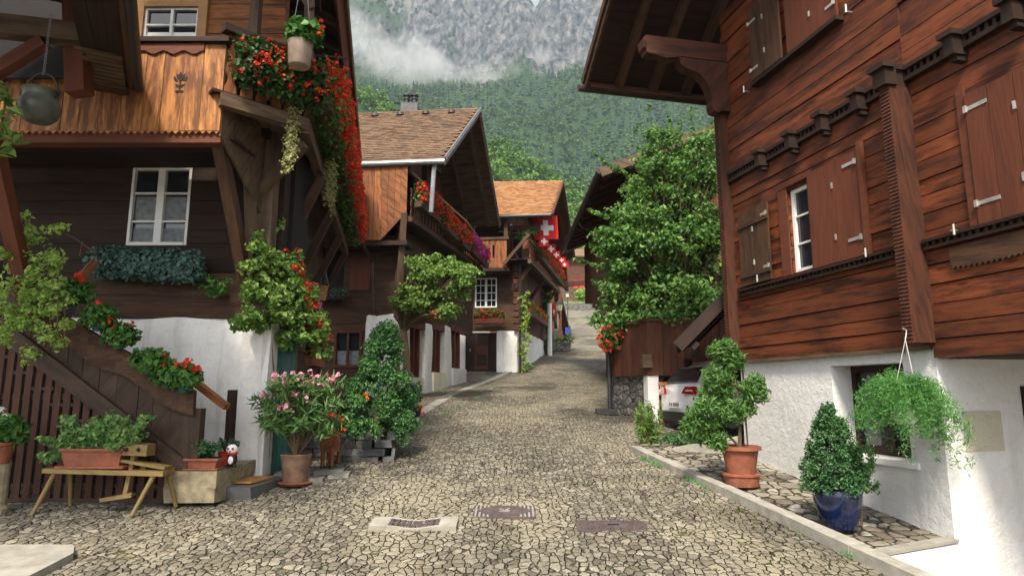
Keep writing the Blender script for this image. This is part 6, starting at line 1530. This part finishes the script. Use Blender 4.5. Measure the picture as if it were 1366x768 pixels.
# fallen leaves and petals on the setts
b=MB(); P=[]
for i in range(260):
    y=5.2+random.random()**1.6*14; x=random.uniform(-5.2,min(2.6,kx(y)-.1) if y<11 else 2.2); P.append((x,y,gz(y)+und(x,y)+.012))
b.leaves(np.array(P),.045,aspect=.6,up=3,fold=.1); b.build('fallen_leaves',leafmat('dry_leaf',[(.25,.12,.03),(.35,.25,.05),(.2,.08,.03),(.12,.16,.03)],.2,.7),None,kind='stuff')
b=MB(); P=[]
for cx_,cy_,n_ in ((-2.6,8.6,40),(-3.4,9.4,30),(-1.9,12.6,16)):
    for i in range(n_): x=cx_+random.gauss(0,.3); y=cy_+random.gauss(0,.3); P.append((x,y,gz(y)+und(x,y)+.014))
b.leaves(np.array(P),.025,aspect=.8,up=3); b.build('fallen_petals',M['pink'],None,kind='stuff')
# tufts of grass in the joints along the kerb and the house feet
b=MB(); P=[]
for i in range(900):
    y=random.uniform(6.2,11); x=kx(y)-.03-abs(random.gauss(0,.03)); 
    if mn0.noise(V((x*2,y*1.6,0)))>.05: P.append((x,y,gz(y)+.03))
for i in range(900):
    y=random.uniform(11,24); x=-2.5+.17*(y-11)+random.gauss(0,.06)
    if mn0.noise(V((x*2,y*1.1,3)))>.0: P.append((x,y,gz(y)+und(x,y)+.015))
b.leaves(np.array(P),.06,aspect=.2,up=0,T=[0,0,1],tw=.7); b.build('joint_grass',M['fern'],None,kind='stuff')
# ================================================================ MOUNTAIN, FOREST, MIST, AIR
from mathutils import noise as mn
def interp(x,xs,ys): return float(np.interp(x,xs,ys))
def hgt(px,D):
    """terrain height: px = bearing expressed as picture column, D distance"""
    e0=.10
    ne=interp(px,[200,480,560,640,700,770,830,1000,1200],[.48,.475,.43,.385,.372,.305,.2,.18,.16])
    x=(px-683)*D/860.
    nz=mn.fractal(V((x*.006,D*.006,3.1)),1.0,2.0,5)*.035
    mid=interp(px,[200,480,600,700,800,1000,1200],[.335,.34,.33,.32,.31,.31,.3])
    fo=interp(px,[200,480,600,700,800,950,1200],[.50,.50,.51,.53,.545,.56,.55])
    tp=interp(px,[200,480,560,690,720,800,950,1200],[.74,.73,.72,.67,.63,.73,.72,.7])
    e=interp(D,[100,150,260,330,450,900,1250,1400],[e0,e0+.1*(ne-e0),ne,ne-.05*(ne>.3),max(mid,ne-.03),fo,tp,tp-.04])
    if D>300: e+=nz*min(1,(D-300)/300)*1.2
    if D>850:
        r=abs(mn.noise(V((x*.012+D*.006,D*.003,7))))*.07+mn.ridged_multi_fractal(V((x*.02+D*.01,D*.012,1)),1.0,2.1,5,1.0,2.0)*.016+mn.fractal(V((x*.05,D*.03,4)),1,2,4)*.012
        e+=r*min(1,(D-850)/200)-.02*min(1,(D-850)/200)
    if D<340: e+=mn.noise(V((x*.03,D*.02,9)))*.012
    return e*D
def rockmask(px,D):
    x=(px-683)*D/860.
    return interp(D,[860,960],[0,1])+mn.fractal(V((x*.008,D*.008,11)),1,2,4)*.55+(.15 if px>600 else -.25)
pxs=np.linspace(230,1180,200); Ds=np.concatenate([np.linspace(100,340,50),np.linspace(348,860,70),np.linspace(866,1400,110)])
vs=[]; 
for D in Ds:
    for px in pxs: vs.append(((px-683)*D/860.,D,hgt(px,D)-1))
nx=len(pxs); q=[]
for j in range(len(Ds)-1):
    for i in range(nx-1): a=j*nx+i; q.append((a,a+1,a+nx+1,a+nx))
m,t,bs=nt('rock')
pos=t.nodes.new('ShaderNodeNewGeometry').outputs['Position']
mp=t.nodes.new('ShaderNodeMapping'); t.links.new(pos,mp.inputs[0]); mp.inputs['Scale'].default_value=(.09,.025,.035); mp.inputs['Rotation'].default_value=(0,.75,0)
mp2=t.nodes.new('ShaderNodeMapping'); t.links.new(pos,mp2.inputs[0]); mp2.inputs['Scale'].default_value=(.012,.012,.012)
n1=noise(t,mp.outputs[0],1.2,8,.65); n2=noise(t,mp2.outputs[0],1.1,6,.6)
rc=ramp(t,n1,[(.36,(.02,.024,.03)),(.47,(.06,.065,.075)),(.55,(.11,.112,.118)),(.66,(.19,.185,.18))])
rc=mix(t,ramp(t,n2,[(.52,(0,0,0)),(.66,(.6,.6,.6))]),rc,(.16,.145,.125))
at_=t.nodes.new('ShaderNodeAttribute'); at_.attribute_name='rock'
fc=mix(t,n2,(.02,.045,.02),(.04,.07,.025))
col=mix(t,at_.outputs['Fac'],fc,rc); t.links.new(col,bs.inputs['Base Color']); bs.inputs['Roughness'].default_value=.95; bs.inputs['Specular IOR Level'].default_value=.1
bump(t,bs,n1,.9,6)
b=MB(); b.add(vs,np.array(q)); mt=st(b.build('mountain',m,smooth=True))
av=mt.data.attributes.new('rock','FLOAT','POINT')
RM=np.array([[min(1,max(0,(rockmask(px,D)-.45)*5)) for px in pxs] for D in Ds]); av.data.foreach_set('value',RM.ravel())
# forest: conifers + broadleaf, one mass each
def conifer(b,c,h,r):
    vs=[];F=[]; k=7
    for tI in range(4):
        z0=h*(.05+.22*tI); z1=h*(.42+.2*tI) if tI<3 else h; rr=r*(1-.22*tI); o=len(vs); a0=random.random()*6
        for i in range(k): a=a0+6.283*i/k; q_=rr*random.uniform(.65,1.15); vs.append((c[0]+q_*math.cos(a),c[1]+q_*math.sin(a),c[2]+z0-h*.03*random.random()))
        vs.append((c[0],c[1],c[2]+z1))
        F+=[(o+i,o+(i+1)%k,o+k) for i in range(k)]
    b.add(vs,F)
def broad(b,c,h,r,n,size):
    k=max(4,int(n/14)); 
    C,_=rnd_ell((c[0],c[1],c[2]+h*.6),(r*.75,r*.75,h*.33),k,.5)
    for q_ in C:
        P,d=rnd_ell(q_,(r*.42,r*.42,r*.36),14,.6); b.leaves(P,size,aspect=.8,up=.35,out=d,outw=1.2)
mf=leafmat('spruce',[(.01,.03,.016),(.022,.06,.026),(.05,.1,.035)],  .05,.9,.03,.5)
mb_=leafmat('beech',[(.055,.14,.028),(.11,.23,.045),(.19,.32,.07)],.25,.8,.06,.6)
mb2=leafmat('beech_far',[(.035,.09,.025),(.07,.15,.035),(.12,.21,.05)],.15,.8,.03,.5)
b=MB(); bb=MB(); cnt=0
D=335.
while D<1230:
    sp=7.4+D*.0024; px=300.
    while px<1100:
        d=D+random.uniform(-.5,.5)*sp; p_=px+random.uniform(-.45,.45)*sp*860/D
        rm=rockmask(p_,d)
        if rm<.5 or (rm<.75 and random.random()<.25):
            x=(p_-683)*d/860.; z=hgt(p_,d)-2
            ty=mn.noise(V((x*.012,d*.012,5)))+(.5 if d<520 else .25)-(.15 if d>760 else 0)
            if ty+random.uniform(-.35,.35)>.12: broad(bb,(x,d,z),random.uniform(11,17),random.uniform(4.4,6.2),56,2.6)
            else: conifer(b,(x,d,z),random.uniform(12,21),random.uniform(3.4,5.2))
            cnt+=1
        px+=sp*860/D
    D+=sp*1.25
b.build('spruce_forest',mf,None,kind='stuff'); bb.build('far_beech_forest',mb2,None,kind='stuff')
b=MB(); bc=MB(); D=150.
while D<330:
    px=380.
    while px<1000:
        sp=5.2; d=D+random.uniform(-2,2); p_=px+random.uniform(-.4,.4)*sp*860/D; x=(p_-683)*d/860.; z=hgt(p_,d)-1.5
        if p_<565 and random.random()<.18: conifer(bc,(x,d,z),random.uniform(11,17),random.uniform(2.2,3.2))
        else: broad(b,(x,d,z),random.uniform(7,12),random.uniform(3,4.4),170 if d>190 else 80,1.15)
        px+=sp*860/D
    D+=6.5
b.build('beech_forest',mb_,None,kind='stuff'); bc.build('near_spruce_forest',mf,None,kind='stuff')
print('far trees',cnt)
# mist patches hugging the slope
def mist(name,c,size,dens,seed,thr=.5):
    me=bpy.data.meshes.new(name); bm_=MB(); bm_.blob(c,size,24); o=bm_.build(name,[],None,kind='stuff'); o.data.materials.clear()
    o.location=(0,0,0)
    m=bpy.data.materials.new(name); m.use_nodes=True; t=m.node_tree; t.nodes.clear(); out=t.nodes.new('ShaderNodeOutputMaterial')
    v=t.nodes.new('ShaderNodeVolumePrincipled'); v.inputs['Color'].default_value=(.97,.98,1,1); v.inputs['Anisotropy'].default_value=.2
    tc=t.nodes.new('ShaderNodeTexCoord'); 
    n1=noise(t,tc.outputs['Object'],.012,6,.62)
    sub=t.nodes.new('ShaderNodeVectorMath'); sub.operation='SUBTRACT'; t.links.new(tc.outputs['Object'],sub.inputs[0]); sub.inputs[1].default_value=tuple(c)
    dv=t.nodes.new('ShaderNodeVectorMath'); dv.operation='DIVIDE'; t.links.new(sub.outputs[0],dv.inputs[0]); dv.inputs[1].default_value=tuple(size)
    ln=t.nodes.new('ShaderNodeVectorMath'); ln.operation='LENGTH'; t.links.new(dv.outputs[0],ln.inputs[0])
    fall=mth(t,'SUBTRACT',1.0,ln.outputs['Value'])
    k=mth(t,'ADD',mth(t,'MULTIPLY',mth(t,'SUBTRACT',n1,thr),4.0),mth(t,'SUBTRACT',mth(t,'MULTIPLY',fall,1.5),.35))
    d=t.nodes.new('ShaderNodeClamp'); t.links.new(k,d.inputs[0])
    t.links.new(mth(t,'MULTIPLY',d.outputs[0],dens),v.inputs['Density']); t.links.new(v.outputs[0],out.inputs['Volume'])
    o.data.materials.append(m); return o
def mist_at(px,py,D,wx,wz,dens,seed,dep=70):
    c=at(px,py,D); k=D/860; mist('mist',c,(wx*k,dep,wz*k),dens,seed)
MIST=True
if MIST:
    mist_at(550,88,790,150,38,.021,1)
    mist_at(487,55,790,65,50,.017,2)
    mist_at(640,106,810,85,30,.018,3)
    mist_at(720,72,930,45,16,.014,4)
# air
HZ=True
if HZ:
    b=MB(); P=[((900 if k&1 else -900),(1480 if k&2 else -45),(1120 if k&4 else -40)) for k in range(8)]; b.box8(P)
    o=b.build('haze',[],None,kind='stuff'); o.data.materials.clear()
    m=bpy.data.materials.new('haze'); m.use_nodes=True; t=m.node_tree; t.nodes.clear(); out=t.nodes.new('ShaderNodeOutputMaterial'); v=t.nodes.new('ShaderNodeVolumePrincipled')
    v.inputs['Color'].default_value=(.66,.82,1,1); v.inputs['Density'].default_value=.00016; v.inputs['Anisotropy'].default_value=.1; t.links.new(v.outputs[0],out.inputs['Volume']); o.data.materials.append(m)
# ================================================================ LIGHT
W=bpy.data.worlds.new('World'); SC.world=W; W.use_nodes=True; t=W.node_tree; bg=t.nodes['Background']
AZ=R(191); EL=R(52)                          # compass direction of the sun: behind the camera, a little to the left
sd_=V((math.sin(AZ)*math.cos(EL),math.cos(AZ)*math.cos(EL),math.sin(EL)))
sky=t.nodes.new('ShaderNodeTexSky'); sky.sky_type='NISHITA'; sky.sun_disc=False; sky.sun_elevation=EL; sky.sun_rotation=AZ; sky.air_density=1.0; sky.dust_density=3; sky.ozone_density=1
hs=t.nodes.new('ShaderNodeHueSaturation'); hs.inputs['Saturation'].default_value=.12; t.links.new(sky.outputs[0],hs.inputs['Color']); t.links.new(hs.outputs[0],bg.inputs[0]); bg.inputs[1].default_value=.105
sun=bpy.data.lights.new('sun','SUN'); sun.energy=2.7; sun.angle=R(10); sun.color=(1,.89,.72)
so_=bpy.data.objects.new('sun',sun); COL.objects.link(so_); so_.rotation_euler=(-sd_).to_track_quat('-Z','Y').to_euler()
SC.render.engine='CYCLES'; SC.cycles.use_denoising=True; SC.cycles.max_bounces=8; SC.cycles.volume_bounces=1; SC.cycles.transparent_max_bounces=8
SC.cycles.volume_step_rate=4.0; SC.cycles.volume_max_steps=128; SC.cycles.use_adaptive_sampling=True; SC.cycles.adaptive_threshold=.02
SC.cycles.caustics_reflective=False; SC.cycles.caustics_refractive=False
vs_=SC.view_settings; vs_.view_transform='Standard'; vs_.look='None'; vs_.gamma=1; vs_.exposure=1.32; vs_.use_curve_mapping=False
SC.display_settings.display_device='sRGB'
